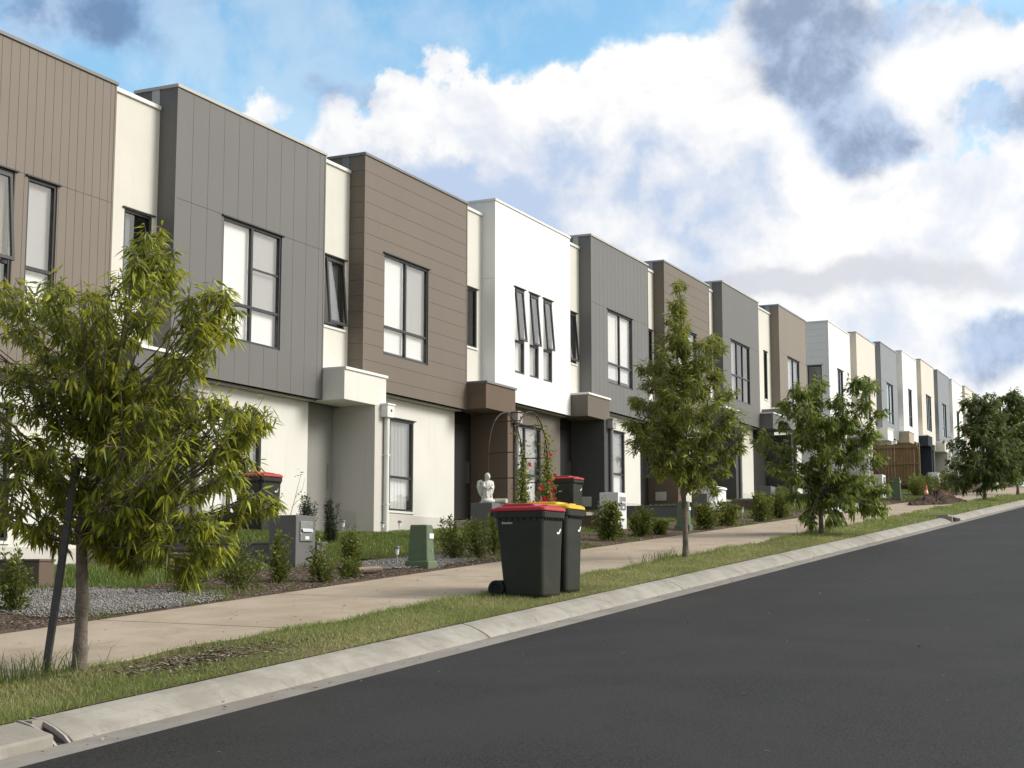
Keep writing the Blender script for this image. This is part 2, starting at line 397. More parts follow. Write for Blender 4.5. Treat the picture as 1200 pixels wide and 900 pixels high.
def vnoise(x, y, s, seed):
    r_ = np.random.default_rng(seed); t = 0
    for k in range(7):
        a = r_.uniform(0, 6.28); f = s*r_.uniform(.6, 2.2); t = t+np.sin((x*np.cos(a)+y*np.sin(a))*f+r_.uniform(0, 6.28))
    return t/7*1.9
def scat(x0, x1, y0, y1, dens):
    n = int((x1-x0)*(y1-y0)*dens); return rng.uniform(x0, x1, n), rng.uniform(y0, y1, n)
xs, ys = [], []
for a, b, d in ((5.2, 8.5, 3600), (8.5, 14, 4200), (14, 22, 2900), (22, 34, 1500), (34, 62, 650)):
    x, y = scat(a, b, 6.34, 7.56, d); xs.append(x); ys.append(y)
X = np.concatenate(xs); Y = np.concatenate(ys)
wob = .05*vnoise(X, Y*0, 2.2, 3)
keep = (Y > 6.415+wob*.6) & (Y < 7.43+wob*1.2)
bare = np.exp(-((X-9.25)/1.0)**2-((Y-7.05)/.25)**2)+.8*np.exp(-((X-22.6)/.9)**2-((Y-7.15)/.22)**2)+.6*np.exp(-((X-29.8)/.8)**2-((Y-6.9)/.22)**2)+.45*np.exp(-((X-16.8)/1.2)**2-((Y-6.75)/.2)**2)
pn = vnoise(X, Y, 1.5, 11)
keep &= rng.uniform(0, 1, len(X)) > np.clip(bare*1.05+np.clip(pn-.22, 0, 1)*1.1, 0, .93)
X, Y = X[keep], Y[keep]; pn = vnoise(X, Y, 1.5, 11)
lush = sstep(24, 34, X)*.6+sstep(-.1, -.9, pn)*.5+np.exp(-((Y-7.38)/.10)**2)*.7
H = rng.uniform(.018, .046, len(X))*(1+.95*lush)*(1+sstep(30, 60, X)*.5); W = rng.uniform(.003, .006, len(X))*(1+sstep(14, 50, X)*3.5)
tone = np.clip(rng.beta(.9, 2.0, len(X))*1.0+.40*np.clip(vnoise(X, Y, 2.3, 77), -1, 1)+.05-lush*.45, 0, 1)
blades('verge_grass', X, Y, vbump(X, Y), H, W, tone, M['grass'], 'short patchy grass growing on the verge', 1.15)
xs, ys = [], []
for a, b, d in ((11, 24, 1500), (24, 36, 800), (36, 60, 320)):
    x, y = scat(a, b, 11.0, 15.3, d); xs.append(x); ys.append(y)
X = np.concatenate(xs); Y = np.concatenate(ys)
edge = 11.55+.22*vnoise(X, Y*0, 1.6, 5)
keep = Y > edge
for cx, cy, rx, ry in GRAV[:1]: keep &= ((X-cx)/rx)**2+((Y-cy)/ry)**2 > 1.05
X, Y = X[keep], Y[keep]
blades('lawn_grass', X, Y, gz(X, Y), rng.uniform(.05, .10, len(X)), rng.uniform(.005, .010, len(X))*(1+sstep(18, 55, X)*2), np.clip(rng.beta(1.3, 3, len(X))+.2*vnoise(X, Y, 1.2, 9), 0, 1), M['lawn'], 'thick green grass of the front lawns', .6)
# weeds and grass tufts in the beds and along the path edge and slab joints
X, Y = scat(9, 60, 9.66, 11.2, 60)
k = rng.uniform(0, 1, len(X)) < np.clip(vnoise(X, Y, 1.9, 21)*1.2-.1+sstep(34, 46, X)*.3, 0, 1); X, Y = X[k], Y[k]
X3, Y3 = scat(19.4, 22.3, 9.75, 10.5, 28); X = np.concatenate([X, X3]); Y = np.concatenate([Y, Y3])
X = np.repeat(X, 9)+rng.normal(0, .035, len(X)*9); Y = np.clip(np.repeat(Y, 9)+rng.normal(0, .035, len(Y)*9), 9.67, 20)
k = np.ones(len(X), bool)
for cx, cy, rx, ry in GRAV: k &= ((X-cx)/rx)**2+((Y-cy)/ry)**2 > .8
X, Y = X[k], Y[k]
blades('bed_weeds', X, Y, bedz(X, Y), rng.uniform(.04, .12, len(X)), rng.uniform(.004, .008, len(X))*(1+sstep(16, 50, X)*2), rng.uniform(0, .6, len(X)), M['lawn'], 'scattered weeds and grass tufts in the mulch', .9)
jx = np.arange(-27.7+3.0, 60, 3.0); jx = jx[(jx > 6)]
X = np.repeat(jx, 170)+rng.normal(0, .012, len(jx)*170); Y = rng.uniform(7.45, 9.66, len(X)); k = vnoise(X*3, Y, 2.5, 31) > -.1; X, Y = X[k], Y[k]
blades('joint_grass', X, Y, gz(X, Y)-.01, rng.uniform(.012, .03, len(X)), rng.uniform(.004, .007, len(X)), rng.uniform(.1, .7, len(X)), M['grass'], 'thin grass growing in the footpath joints', 1.2)
# taller weeds beside the near trunk
X = np.concatenate([rng.normal(7.85, .32, 260), rng.normal(20.9, .5, 200), rng.normal(29.6, .5, 120)]); Y = np.concatenate([7.38+rng.normal(0, .07, 260), 7.36+rng.normal(0, .06, 200), 7.25+rng.normal(0, .12, 120)])
blades('verge_weeds', X, Y, gz(X, Y), rng.uniform(.08, .24, len(X)), rng.uniform(.004, .009, len(X)), rng.uniform(0, .4, len(X)), M['lawn'], 'taller grass tufts around the trunks on the verge', .9)
def chips(name, X, Y, Z, label, lo=.018, hi=.055):
    n = len(X); a = rng.uniform(0, 6.28, n)
    T = unit(np.stack([np.cos(a), np.sin(a), rng.uniform(-.2, .35, n)], 1)); S = unit(np.cross(np.array([0, 0, 1.]), T)+rng.normal(0, .25, (n, 3)))
    o = leaf_mesh(name, np.stack([X, Y, Z+.006], 1), T, S, rng.uniform(lo, hi, n), rng.uniform(.008, .022, n), np.zeros(n), rng.beta(1, 2.5, n), M['chip'])
    return tag(o, label, None, None, 'stuff')
X, Y = scat(9.5, 24, 9.69, 11.5, 520); k = np.ones(len(X), bool)
for cx, cy, rx, ry in GRAV: k &= ((X-cx)/rx)**2+((Y-cy)/ry)**2 > .85
X, Y = X[k], Y[k]; X2, Y2 = scat(24, 46, 9.69, 11.2, 130); X = np.concatenate([X, X2]); Y = np.concatenate([Y, Y2])
chips('bark_chips', X, Y, bedz(X, Y), 'brown bark chips covering the garden strip')
X = rng.normal(9.25, .6, 1500); Y = np.clip(rng.normal(7.02, .17, 1500), 6.55, 7.4)
chips('bark_chips', X, Y, vbump(X, Y), 'dry bark litter around the nearest trunk', .02, .07)
X = rng.uniform(6, 45, 420); Y = np.where(rng.uniform(0, 1, 420) < .55, rng.uniform(7.5, 9.6, 420), rng.uniform(5.83, 6.14, 420))
chips('leaf_litter', X, Y, gz(X, Y)+.004, 'small dead leaves fallen on path and gutter', .02, .05)
X = rng.uniform(5, 30, 46); Y = rng.uniform(1.5, 5.75, 46)
chips('leaf_litter', X, Y, rz(X)+.014, 'pale dead leaves scattered on the asphalt', .015, .04)
def stones(X, Y, Z, label):
    n = len(X); r_ = rng.uniform(.008, .02, n)
    D = np.array([[1, 0, 0], [-1, 0, 0], [0, 1, 0], [0, -1, 0], [0, 0, 1], [0, 0, -1.]])
    V = (np.stack([X, Y, Z], 1)[:, None, :]+D[None]*r_[:, None, None]*rng.uniform(.6, 1.3, (n, 6, 1))*np.array([1, 1, .7])+rng.normal(0, .002, (n, 6, 3)))
    F = np.array([[0, 2, 4], [2, 1, 4], [1, 3, 4], [3, 0, 4], [2, 0, 5], [1, 2, 5], [3, 1, 5], [0, 3, 5]]).ravel()
    o = np_mesh('gravel', V.reshape(-1, 3), (F[None]+np.arange(n)[:, None]*6).ravel(), np.arange(n*8)*3, M['stone'], None, {'tone': np.repeat(rng.beta(1, 2.5, n), 6)})
    return tag(o, label, None, None, 'stuff')
for k, (cx, cy, rx, ry) in enumerate(GRAV):
    n = 5200 if k == 0 else 2600; a = rng.uniform(0, 6.28, n); q = np.sqrt(rng.uniform(0, 1, n))
    X = cx+rx*q*1.02*np.clip(1.15*np.cos(a), -1, 1); Y = np.maximum(cy+ry*q*1.02*np.clip(1.15*np.sin(a), -1, 1), 9.68)
    stones(X, Y, lawnbed(X, Y)+.018, ['loose grey stones of the wide gravel patch', 'loose grey stones before the green cabinet'][k])
# ------------------------------------------------------------------ town houses
TH = 7.54     # parapet height above the house's own base
def panel(mb, U0, U1, Z0, Z1, mapf, holes=(), gu=(), gz_=(), gw=.012, gd=.010, hd=.12, ends=(True, True, True, True)):
    us = {U0, U1}; zs = {Z0, Z1}
    for h in holes: us |= {h[0], h[1]}; zs |= {h[2], h[3]}
    for u in gu: us |= {u-gw/2, u+gw/2}
    for z in gz_: zs |= {z-gw/2, z+gw/2}
    us = sorted(u for u in us if U0-1e-6 <= u <= U1+1e-6); zs = sorted(z for z in zs if Z0-1e-6 <= z <= Z1+1e-6)
    def depth(i, j):
        if i < 0 or j < 0 or i >= len(us)-1 or j >= len(zs)-1: return None
        u = (us[i]+us[i+1])/2; z = (zs[j]+zs[j+1])/2
        for h in holes:
            if h[0] < u < h[1] and h[2] < z < h[3]: return 'h'
        if any(abs(u-g) < gw/2 for g in gu) or any(abs(z-g) < gw/2 for g in gz_): return gd
        return 0.
    D = {(i, j): depth(i, j) for i in range(-1, len(us)) for j in range(-1, len(zs))}
    for i in range(len(us)-1):
        for j in range(len(zs)-1):
            d = D[i, j]
            if d == 'h': continue
            a, b, c, e = us[i], us[i+1], zs[j], zs[j+1]
            mb.add([mapf(a, d, c), mapf(b, d, c), mapf(b, d, e), mapf(a, d, e)], [(0, 1, 2, 3)])
            for (di, dj, p, q, en) in ((-1, 0, (a, c), (a, e), 0), (1, 0, (b, c), (b, e), 1), (0, -1, (a, c), (b, c), 2), (0, 1, (a, e), (b, e), 3)):
                n = D[i+di, j+dj]
                if n is None:
                    if not ends[en]: continue
                    t = hd
                elif n == 'h': t = hd
                else: t = n
                if t > d+1e-6:
                    mb.add([mapf(p[0], d, p[1]), mapf(q[0], d, q[1]), mapf(q[0], t, q[1]), mapf(p[0], t, p[1])], [(0, 1, 2, 3)])

def window(house, x0, x1, z0, z1, y, panes, blind='blind', head=True, sill=None, axis='y', xoff=0, half=None):
    """panes: list of (u0,u1,v0,v1,kind) in 0..1; opening in a wall whose face is at depth y"""
    w, h = x1-x0, z1-z0; fb = .045; fd0, fd1 = y+.018, y+.085
    def mk(u, d, z): return (u, d, z) if axis == 'y' else (d+xoff, u, z)
    def bx(mb, a, b, c, d, e, f):
        if axis == 'y': mb.box(a, b, c, d, e, f)
        else: mb.box(c+xoff, d+xoff, a, b, e, f)
    fr = MB()
    bx(fr, x0, x0+fb, fd0, fd1, z0, z1); bx(fr, x1-fb, x1, fd0, fd1, z0, z1)
    bx(fr, x0+fb, x1-fb, fd0, fd1, z1-fb, z1); bx(fr, x0+fb, x1-fb, fd0, fd1, z0, z0+fb)
    us = sorted({p[0] for p in panes if p[0] > .01}); doneu = set(); donez = set()
    ix0, ix1, iz0, iz1 = x0+fb, x1-fb, z0+fb, z1-fb
    X = lambda u: ix0+(ix1-ix0)*u
    Z = lambda v: iz0+(iz1-iz0)*v
    for (u0, u1, v0, v1, kd) in panes:
        if u0 > .01 and (u0, v0, v1) not in doneu:
            doneu.add((u0, v0, v1)); bx(fr, X(u0)-.028, X(u0)+.028, fd0+.004, fd1-.003, Z(v0)+(.02 if v0 > .01 else 0), Z(v1)-(.02 if v1 < .99 else 0))
        if v0 > .01:
            bx(fr, X(u0)+.001, X(u1)-.001, fd0+.007, fd1-.006, Z(v0)-.025, Z(v0)+.025)
    wo = fr.build('window', M['frame'], house)
    for k, (u0, u1, v0, v1, kd) in enumerate(panes):
        a, b, c, d = X(u0)+.004, X(u1)-.004, Z(v0)+.004, Z(v1)-.004
        if kd == 'open':       # top-hung sash pushed out at the bottom
            th = R(4.8); hgt = d-c
            Mx = Matrix.Translation((a, y+.02, d)) @ Matrix.Rotation(-th, 4, 'X')
            s_ = MB(); W = b-a; t = .05
            s_.xbox(Mx, 0, t, -.03, .012, -hgt, 0); s_.xbox(Mx, W-t, W, -.03, .012, -hgt, 0)
            s_.xbox(Mx, t, W-t, -.03, .012, -t, 0); s_.xbox(Mx, t, W-t, -.03, .012, -hgt, -hgt+t)
            so = s_.build('sash', M['frame'], wo)
            g = MB(); g.xbox(Mx, t, W-t, -.012, -.006, -hgt+t, -t); g.build('pane', M['glass'], wo)
            kd = 'screen' if half else 'blind'
        else:
            g = MB(); bx(g, a, b, y+.050, y+.056, c, d); g.build('pane', M['glass'] if kd != 'dark' else M['glass_dark'], wo)
        if kd in ('screen', 'mid'):
            s_ = MB(); bx(s_, a, b, y+.064, y+.067, c, d); s_.build('insect_screen', M['screen'], wo)
        if kd == 'mid':
            s_ = MB(); bx(s_, a, b, fd0+.012, y+.048, (c+d)/2-.016, (c+d)/2+.016); s_.build('mid_rail', M['frame'], wo)
    # blind behind the glass, a little short of the reveal
    bl = MB(); bl_y = y+.125
    kinds = {p[4] for p in panes}
    if 'dark' in kinds:
        bx(bl, x0+.02, x0+(x1-x0)*.42, bl_y, bl_y+.006, z0+.02, z1-.02)
        bl.build('curtain', M['curtain'], wo)
    else:
        seed_ = int(abs(x0*37+z0*91+house.location.x*13)) % 7; gap = (.03, .0, .16, .05, .0, .09, .02)[seed_]
        bx(bl, x0+.02, x1-.06, bl_y, bl_y+.006, z0+.02+gap, z1-.02); bx(bl, x0+.02, x1-.06, bl_y-.012, bl_y+.016, z0+.005+gap, z0+.032+gap)
        if seed_ in (1, 4) and axis == 'y':      # a white curtain hanging in folds instead of a roller blind
            cv = MB(); nx = 60; w_ = x1-x0-.08
            cv.loft([[(x0+.02+w_*k/nx, bl_y+.012+.016*math.sin(k*1.25+.5*math.sin(k*.4)), z) for z in (z0+.02, z1-.02)]+[(x0+.02+w_*k/nx, bl_y+.02+.016*math.sin(k*1.25+.5*math.sin(k*.4)), z) for z in (z1-.02, z0+.02)] for k in range(nx+1)])
            cv.build('curtain', M[blind], wo)
        else: bl.build('roller_blind', M[blind], wo)
    if head:
        hb = MB(); bx(hb, x0-.05, x1+.06, y-.035, y+.017, z1+.001, z1+.022); hb.build('head_flashing', M['frame'], wo)
    if sill:
        sb = MB(); bx(sb, x0-.03, x1+.03, y-.03, y+.016, z0-.045, z0-.001); sb.build('sill', M[sill], wo)
    return wo

W_A = [(0, .5, .30, 1, 'blind'), (.5, 1, .30, 1, 'mid'), (0, .5, 0, .30, 'blind'), (.5, 1, 0, .30, 'blind')]
W_B = [(0, .5, .27, 1, 'blind'), (.5, 1, .27, 1, 'screen'), (0, .5, 0, .27, 'blind'), (.5, 1, 0, .27, 'blind')]
W_C = [(0, .5, .27, 1, 'blind'), (.5, 1, .27, 1, 'blind'), (0, .5, 0, .27, 'blind'), (.5, 1, 0, .27, 'blind')]
W_L = [(0, .48, .36, 1, 'blind'), (.48, 1, .36, 1, 'screen'), (0, .48, 0, .36, 'blind'), (.48, 1, 0, .36, 'blind')]
W_O = [(0, 1, .37, 1, 'open'), (0, 1, 0, .37, 'blind')]
W_F = [(0, 1, .37, 1, 'screen'), (0, 1, 0, .37, 'blind')]
W_3 = [(0, .33, .42, 1, 'blind'), (.33, .66, .42, 1, 'dark'), (.66, 1, .42, 1, 'blind'), (0, .33, 0, .42, 'blind'), (.33, .66, 0, .42, 'dark'), (.66, 1, 0, .42, 'blind')]
W_D = [(0, .5, .27, 1, 'dark'), (.5, 1, .27, 1, 'dark'), (0, .5, 0, .27, 'dark'), (.5, 1, 0, .27, 'dark')]

def house(i, label, clad, pattern, cap, lower, canopy, blade, strip='render_cream', wins=(), lowwin=(1.0, 2.6), stripwin=(-.80, -.12, 'dark'),
          bw=4.5, sw=1.445, can=(-1.445, .10), cany=-.48, cap_can='cap_white', pipe='pipe_white', gable=False, lowpanes=W_L, vent=True, near=True, door='door'):
    X0, T = X0S[i], TOPS[i]; base = T-TH
    h = empty('town_house', (X0, 15, base), label, 'house', 'town houses along the street')
    zb = 2.86; H = TH
    # upper cladding box: front with window openings, returns left and right
    mb = MB(); holes = [(a, b, H-d, H-c) for (a, b, c, d, *_) in wins]
    hz = min(c for (_, _, c, _, *_) in wins)-.02 if wins else 1.85
    gu, gzs, gl = (), (), ()
    if pattern[0] == 'v': gu = list(np.arange(pattern[1], bw-.05, pattern[1])); gzs = [H-hz]; gl = []
    elif pattern[0] == 'h': gzs = list(np.arange(H-pattern[1], zb+.1, -pattern[1])); gl = gzs
    elif pattern[0] == 'j': gzs = [H-hz]; gl = gzs
    gw = .0065 if near else .015
    panel(mb, 0, bw, zb, H-.004, lambda u, d, z: (u, d, z), holes, gu, gzs, gw, .007, .125, (False, False, True, False))
    dy = 8.9 if gable else .86
    panel(mb, 0, dy, zb, H-.004, lambda u, d, z: (d, u, z), [] if not gable else [(.32, .96, H-4.0, H-1.92)], () if pattern[0] != 'v' else (.43,), gl if pattern[0] != 'v' else (), gw, .012, .10, (False, True, True, False))
    panel(mb, 0, .86, zb, H-.004, lambda u, d, z: (bw-d, u, z), [], (), gl, gw, .012, .10, (False, True, True, False))
    mb.add([(.1, .86, H-.03), (bw-.1, .86, H-.03), (bw-.1, .86, H-.9), (.1, .86, H-.9)], [(0, 1, 2, 3)])
    if pattern[0] in 'hv':     # slim corner trims
        for xx in (-.006, bw-.034): mb.box(xx, xx+.04, -.006, .034, zb+.002, H-.006)
    mb.build('upper_cladding', M[clad], h)
    if i == 3:   # faint rusty drip marks along the foot of the white wall
        wp = MB()
        for k in range(6): wp.box(1.35+k*.47, 1.362+k*.47, -.002, .004, zb+.10, zb+.30+.05*((k*5) % 3))
        wp.build('drip_mark', M['vent'], h)
    c = MB(); o_ = .026
    dd = dy if gable else .86
    c.box(-o_, bw+o_, -o_, .10, H-.004, H+.052); c.box(-o_, .10, .10, dd+.03, H-.004, H+.052); c.box(bw-.10, bw+o_, .10, .89, H-.004, H+.052)
    c.build('parapet_cap', M[cap], h, bevel=.006)
    if not gable:
        fl = MB(); fl.box(-.012, -.001, .362, .52, H-.36, H-.006); fl.build('corner_flashing', M[cap], h)
    s_ = MB(); s_.box(.002, bw-.002, .126, .42, zb-.03, zb); s_.add([(0, 0, zb), (bw, 0, zb), (bw, .125, zb), (0, .125, zb)], [(0, 1, 2, 3)]); s_.build('soffit', M['soffit'], h)
    # roof, party walls, back
    r_ = MB(); r_.box(-sw if not gable else .11, bw-.006, .90, 9, H-.62, H-.58); (None if gable else r_.box(-sw, -.002, .46, .9, H-.62, H-.58)); r_.build('roof', M['roof'], h)
    p = MB()
    if gable: p.box(.012, .06, .50, 9, -.8, zb)
    (None if gable else p.box(-sw, -sw+.02, .48, 9, -.8, H-.63)); p.box(bw-.026, bw-.006, .42, 9, -.8, H-.63); p.box(-sw+.02, bw-.03, 8.9, 9, -.8, H-.63)
    p.build('party_wall', M['render_cream' if not gable else clad], h)
    # lower front wall
    lw = MB(); lh = [(lowwin[0], lowwin[1], .52, 2.42)]
    panel(lw, .09 if not gable else 0, bw-.004, -.8, zb-.031, lambda u, d, z: (u, .30+d, z), lh, (), (), hd=.12)
    lw.build('lower_wall', M[lower], h)
    if near:
        pl = MB(); pl.box(.4, bw-.006, .288, .2995, -.8, .44); pl.build('plinth', M['render_stone'] if 'taupe' not in lower else M['render_grey'], h)
    window(h, lowwin[0], lowwin[1], .52, 2.42, .30, lowpanes, sill='cap_white' if near else None)
    # recessed upper strip with its narrow window
    if sw > .3:
        st = MB(); a, b = stripwin[0], stripwin[1]
        holes = [(a, b, H-3.55, H-2.17)]
        if i == 7: holes = [(-2.75, -2.3, H-3.55, H-2.17), (-1.0, -.5, H-3.75, H-1.9)]
        panel(st, -sw, -.001, 3.04, H-.36, lambda u, d, z: (u, .35+d, z), holes, hd=.12)
        st.build('recessed_wall', M[strip], h)
        sc_ = MB(); sc_.box(-sw, -.014, .31, .48, H-.359, H-.29); sc_.build('wall_cap', M['cap_white'], h, bevel=.006)
        for (a, b, z0, z1) in holes:
            if stripwin[2] == 'open': window(h, a, b, z0, z1, .35, [(0, 1, 0, 1, 'open')], blind='curtain', sill='cap_white', half=True)
            else: window(h, a, b, z0, z1, .35, [(0, 1, 0, 1, 'dark')], sill='cap_white')
    # entry canopy, porch blade wall, door
    cn = MB(); x0, x1 = can; ct = H-4.53
    if i == 7:
        cn.box(-2.9, -1.42, cany, .345, ct-.55, ct); cn.box(-1.42, .10, cany+.003, -.003, ct-.36, ct+.33); cn.box(-1.42, -.003, -.003, .345, ct-.36, ct+.33)
    else:
        cn.box(x0, x1, cany, -.003, ct-.56, ct)
        if sw > .3: cn.box(max(x0, -sw), -.003, -.003, .345, ct-.56, ct)
    co = cn.build('canopy', M[canopy], h, bevel=.006)
    cc = MB()
    if i == 7:
        cc.box(-2.93, -1.40, cany-.03, .33, ct+.001, ct+.05); cc.box(-1.45, .13, cany-.03, -.004, ct+.331, ct+.38)
    else:
        cc.box(x0-.0, x1+.03, cany-.03, -.004, ct+.001, ct+.055)
        if sw > .3: cc.box(max(x0, -sw), -.015, -.004, .335, ct+.001, ct+.055)
    cc.build('canopy_cap', M[cap_can], co, bevel=.006)
    bx1 = x1-.005; bx0 = bx1-.405
    bl = MB(); bl.box(bx0, bx1, cany+.004, .298, -.9, ct-.561)
    if sw > .3: bl.box(bx0, bx0+.37, .298, 1.6, -.9, ct-.565)
    bo = bl.build('porch_wall', M[blade], h, bevel=.006)
    if vent:
        v = MB(); v.box(bx0-.016, bx0-.001, -.10, .24, .17, .43)
        for k in range(6): v.box(bx0-.022, bx0-.016, -.08, .22, .195+k*.038, .215+k*.038)
        v.build('vent_cover', M['vent'], bo)
    if sw > .3:
        d = MB()
        d.box(-sw, bx0-.002, .47, .53, -.8, 2.46)
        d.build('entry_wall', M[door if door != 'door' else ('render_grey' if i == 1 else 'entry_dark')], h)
        dr = MB(); dr.box(-sw+.14, bx0-.10, .448, .468, .02, 2.16); dro = dr.build('front_door', M[door], h, bevel=.004)
        hb = MB(); hb.box(bx0-.22, bx0-.19, .40, .447, .85, 1.35); hb.build('handle', M['steel'], dro)
        sb = MB(); sb.box(-sw, bx0-.002, -.42, .445, -.8, -.02); sb.build('porch_slab', M['kerb'], h)
    # rain head and downpipe on the blade's end
    px = bx1-.10; pyy = cany-.055
    dp = MB(); dp.tube([(px+.05, pyy, 2.25), (px+.05, pyy, -.8)], .054, 12)
    for zz in (.55, 1.5): dp.box(px-.005, px+.105, pyy-.052, cany+.003, zz, zz+.025)
    dpo = dp.build('downpipe', M[pipe], h, smooth=False)
    rh = MB(); rh.box(px-.10, px+.16, pyy-.10, cany+.003, 2.24, 2.47); rh.box(px-.12, px+.18, pyy-.12, cany+.003, 2.471, 2.505)
    rho = rh.build('rain_head', M[pipe if pipe != 'pipe_grey' else 'pipe_pink'], dpo, bevel=.004)
    ov = MB(); n = 10
    ov.loft([[(px+.05+.028*math.cos(2*math.pi*k/n), pyy-.101-e, 2.37+.028*math.sin(2*math.pi*k/n)) for k in range(n)] for e in (0, .004)]); ov.build('overflow_hole', M['rubber'], rho)
    # upper windows
    for (a, b, c_, d_, panes, *rest) in wins:
        window(h, a, b, H-d_, H-c_, 0, panes, blind=rest[0] if rest else 'blind', half=False)
    if gable:
        window(h, .32, .96, H-4.0, H-1.92, 0, [(0, 1, 0, 1, 'dark')], axis='x')
    return h

three = lambda p, c=1.88, d=3.96: [(1.09, 1.64, c, d, p), (1.94, 2.49, c, d, p), (2.77, 3.32, c, d, p)]
P = 'v'
house(0, 'nearest town house on the left, brown vertical boards behind the big leafy tree', 'clad_brown', ('v', .175), 'cap_dark', 'render_pale', 'render_grey', 'render_grey',
      wins=[(1.00, 1.62, 1.88, 3.96, W_O, 'blind_warm'), (1.86, 2.44, 1.88, 3.96, W_O, 'blind_warm'), (2.70, 3.30, 1.88, 3.96, W_F)], lowwin=(1.2, 2.9))
house(1, 'grey vertical boarded house, second from the left, with a four pane window', 'clad_grey', ('v', .43), 'cap_light', 'render_pale', 'render_grey', 'render_grey', pipe='pipe_grey',
      wins=[(1.32, 3.08, 1.87, 3.95, W_A)], lowwin=(1.3, 3.0))
house(2, 'brown house of wide horizontal boards with a pale canopy at its left', 'clad_umber', ('h', .317), 'cap_dark', 'render_pale', 'render_pale', 'render_stone',
      wins=[(.80, 2.68, 1.85, 3.92, W_B)], lowwin=(.75, 2.62), stripwin=(-.88, -.14, 'open'), door='render_entry')
house(3, 'bright white house with three narrow windows pushed open', 'clad_white', ('j',), 'cap_white', 'render_taupe', 'render_brown', 'render_brown', cap_can='cap_dark', pipe='pipe_grey',
      wins=three(W_O), lowwin=(1.55, 3.25), stripwin=(-.98, -.25, 'dark'))
house(4, 'grey house just left of the slender tree, finely boarded, with a charcoal porch', 'clad_ash', ('v', .30), 'cap_light', 'render_pale', 'render_taupe', 'render_charcoal', pipe='pipe_grey',
      wins=[(1.22, 3.14, 1.84, 3.90, W_C)], lowwin=(1.35, 3.22), stripwin=(-.92, -.2, 'open'))
house(5, 'brown horizontal boarded house half hidden behind the slender tree', 'clad_umber', ('h', .317), 'cap_blue', 'render_pale', 'render_brown', 'render_brown', pipe='pipe_grey',
      wins=[(1.2, 3.1, 1.85, 3.92, W_B)], lowwin=(.9, 2.7))
house(6, 'plain grey rendered house with three tall windows side by side', 'clad_grey', ('j',), 'cap_light', 'render_cream', 'render_grey', 'render_charcoal', pipe='pipe_grey',
      wins=[(.95, 3.22, 1.87, 3.96, W_3)], lowwin=(.9, 2.7))
house(7, 'taupe end house of the near row with a wide cream strip at its left', 'clad_taupe', ('v', .30), 'cap_blue', 'render_cream', 'render_grey', 'render_charcoal', sw=2.92, pipe='pipe_grey',
      wins=[(1.23, 3.03, 1.85, 3.9, W_B)], lowwin=(1.0, 2.8), bw=4.26)
FK = dict(bw=4.28, near=False, can=(-1.32, .10), cany=-.5, sw=1.32, vent=False)
house(8, 'white boarded house with an exposed side wall, first of the far row', 'clad_white', ('h', .31), 'cap_white', 'render_white', 'render_grey', 'render_white', gable=True,
      wins=[(1.6, 2.7, 1.9, 3.95, W_D)], **{**FK, 'sw': .0})
house(9, 'cream rendered house right next to the white one with the exposed side', 'clad_cream', ('n',), 'cap_light', 'render_cream', 'render_white', 'render_white',
      wins=[(1.5, 2.9, 1.88, 3.96, W_D)], **FK)
house(10, 'blue grey boarded house behind the right edge of the bushy tree', 'clad_steel', ('v', .30), 'cap_blue', 'render_white', 'render_white', 'render_white',
      wins=[(1.4, 3.0, 1.9, 3.95, W_B)], **FK)
house(11, 'white boarded house above the timber fence with a beige canopy', 'clad_white', ('h', .31), 'cap_white', 'render_white', 'render_beige', 'render_beige',
      wins=[(1.6, 2.6, 1.9, 3.95, W_D)], **FK)
house(12, 'cream house with a navy porch right of the timber fence', 'clad_cream', ('n',), 'cap_light', 'render_cream', 'render_navy', 'render_navy', pipe='pipe_grey',
      wins=[(1.4, 3.1, 1.88, 3.96, W_3)], **FK)
house(13, 'blue grey house whose pale canopy is next to the navy porch', 'clad_steel', ('v', .30), 'cap_blue', 'render_cream', 'render_cream', 'render_stone',
      wins=[(1.5, 2.9, 1.9, 3.95, W_B)], **FK)
house(14, 'white house rising just left of the far leafy tree', 'clad_white', ('h', .31), 'cap_white', 'render_white', 'render_white', 'render_white',
      wins=[(1.6, 2.6, 1.9, 3.95, W_D)], **FK)
house(15, 'small distant cream house beside the last blue grey one', 'clad_cream', ('n',), 'cap_light', 'render_cream', 'render_beige', 'render_beige',
      wins=[(1.4, 3.1, 1.88, 3.96, W_3)], **FK)
house(16, 'blue grey house peeking above the far tree', 'clad_steel', ('v', .30), 'cap_blue', 'render_white', 'render_white', 'render_white',
      wins=[(1.5, 2.9, 1.9, 3.95, W_B)], **FK)
house(17, 'white house hidden low behind the crest and the far trees', 'clad_white', ('h', .31), 'cap_white', 'render_white', 'render_white', 'render_white',
      wins=[(1.6, 2.6, 1.9, 3.95, W_D)], **FK)
house(18, 'cream house between the two last trees at the crest', 'clad_cream', ('n',), 'cap_light', 'render_cream', 'render_beige', 'render_beige',
      wins=[(1.4, 3.1, 1.88, 3.96, W_3)], **FK)
house(19, 'farthest blue grey house behind the tree at the right edge', 'clad_steel', ('v', .30), 'cap_blue', 'render_white', 'render_white', 'render_white',
      wins=[(1.5, 2.9, 1.9, 3.95, W_B)], **FK)
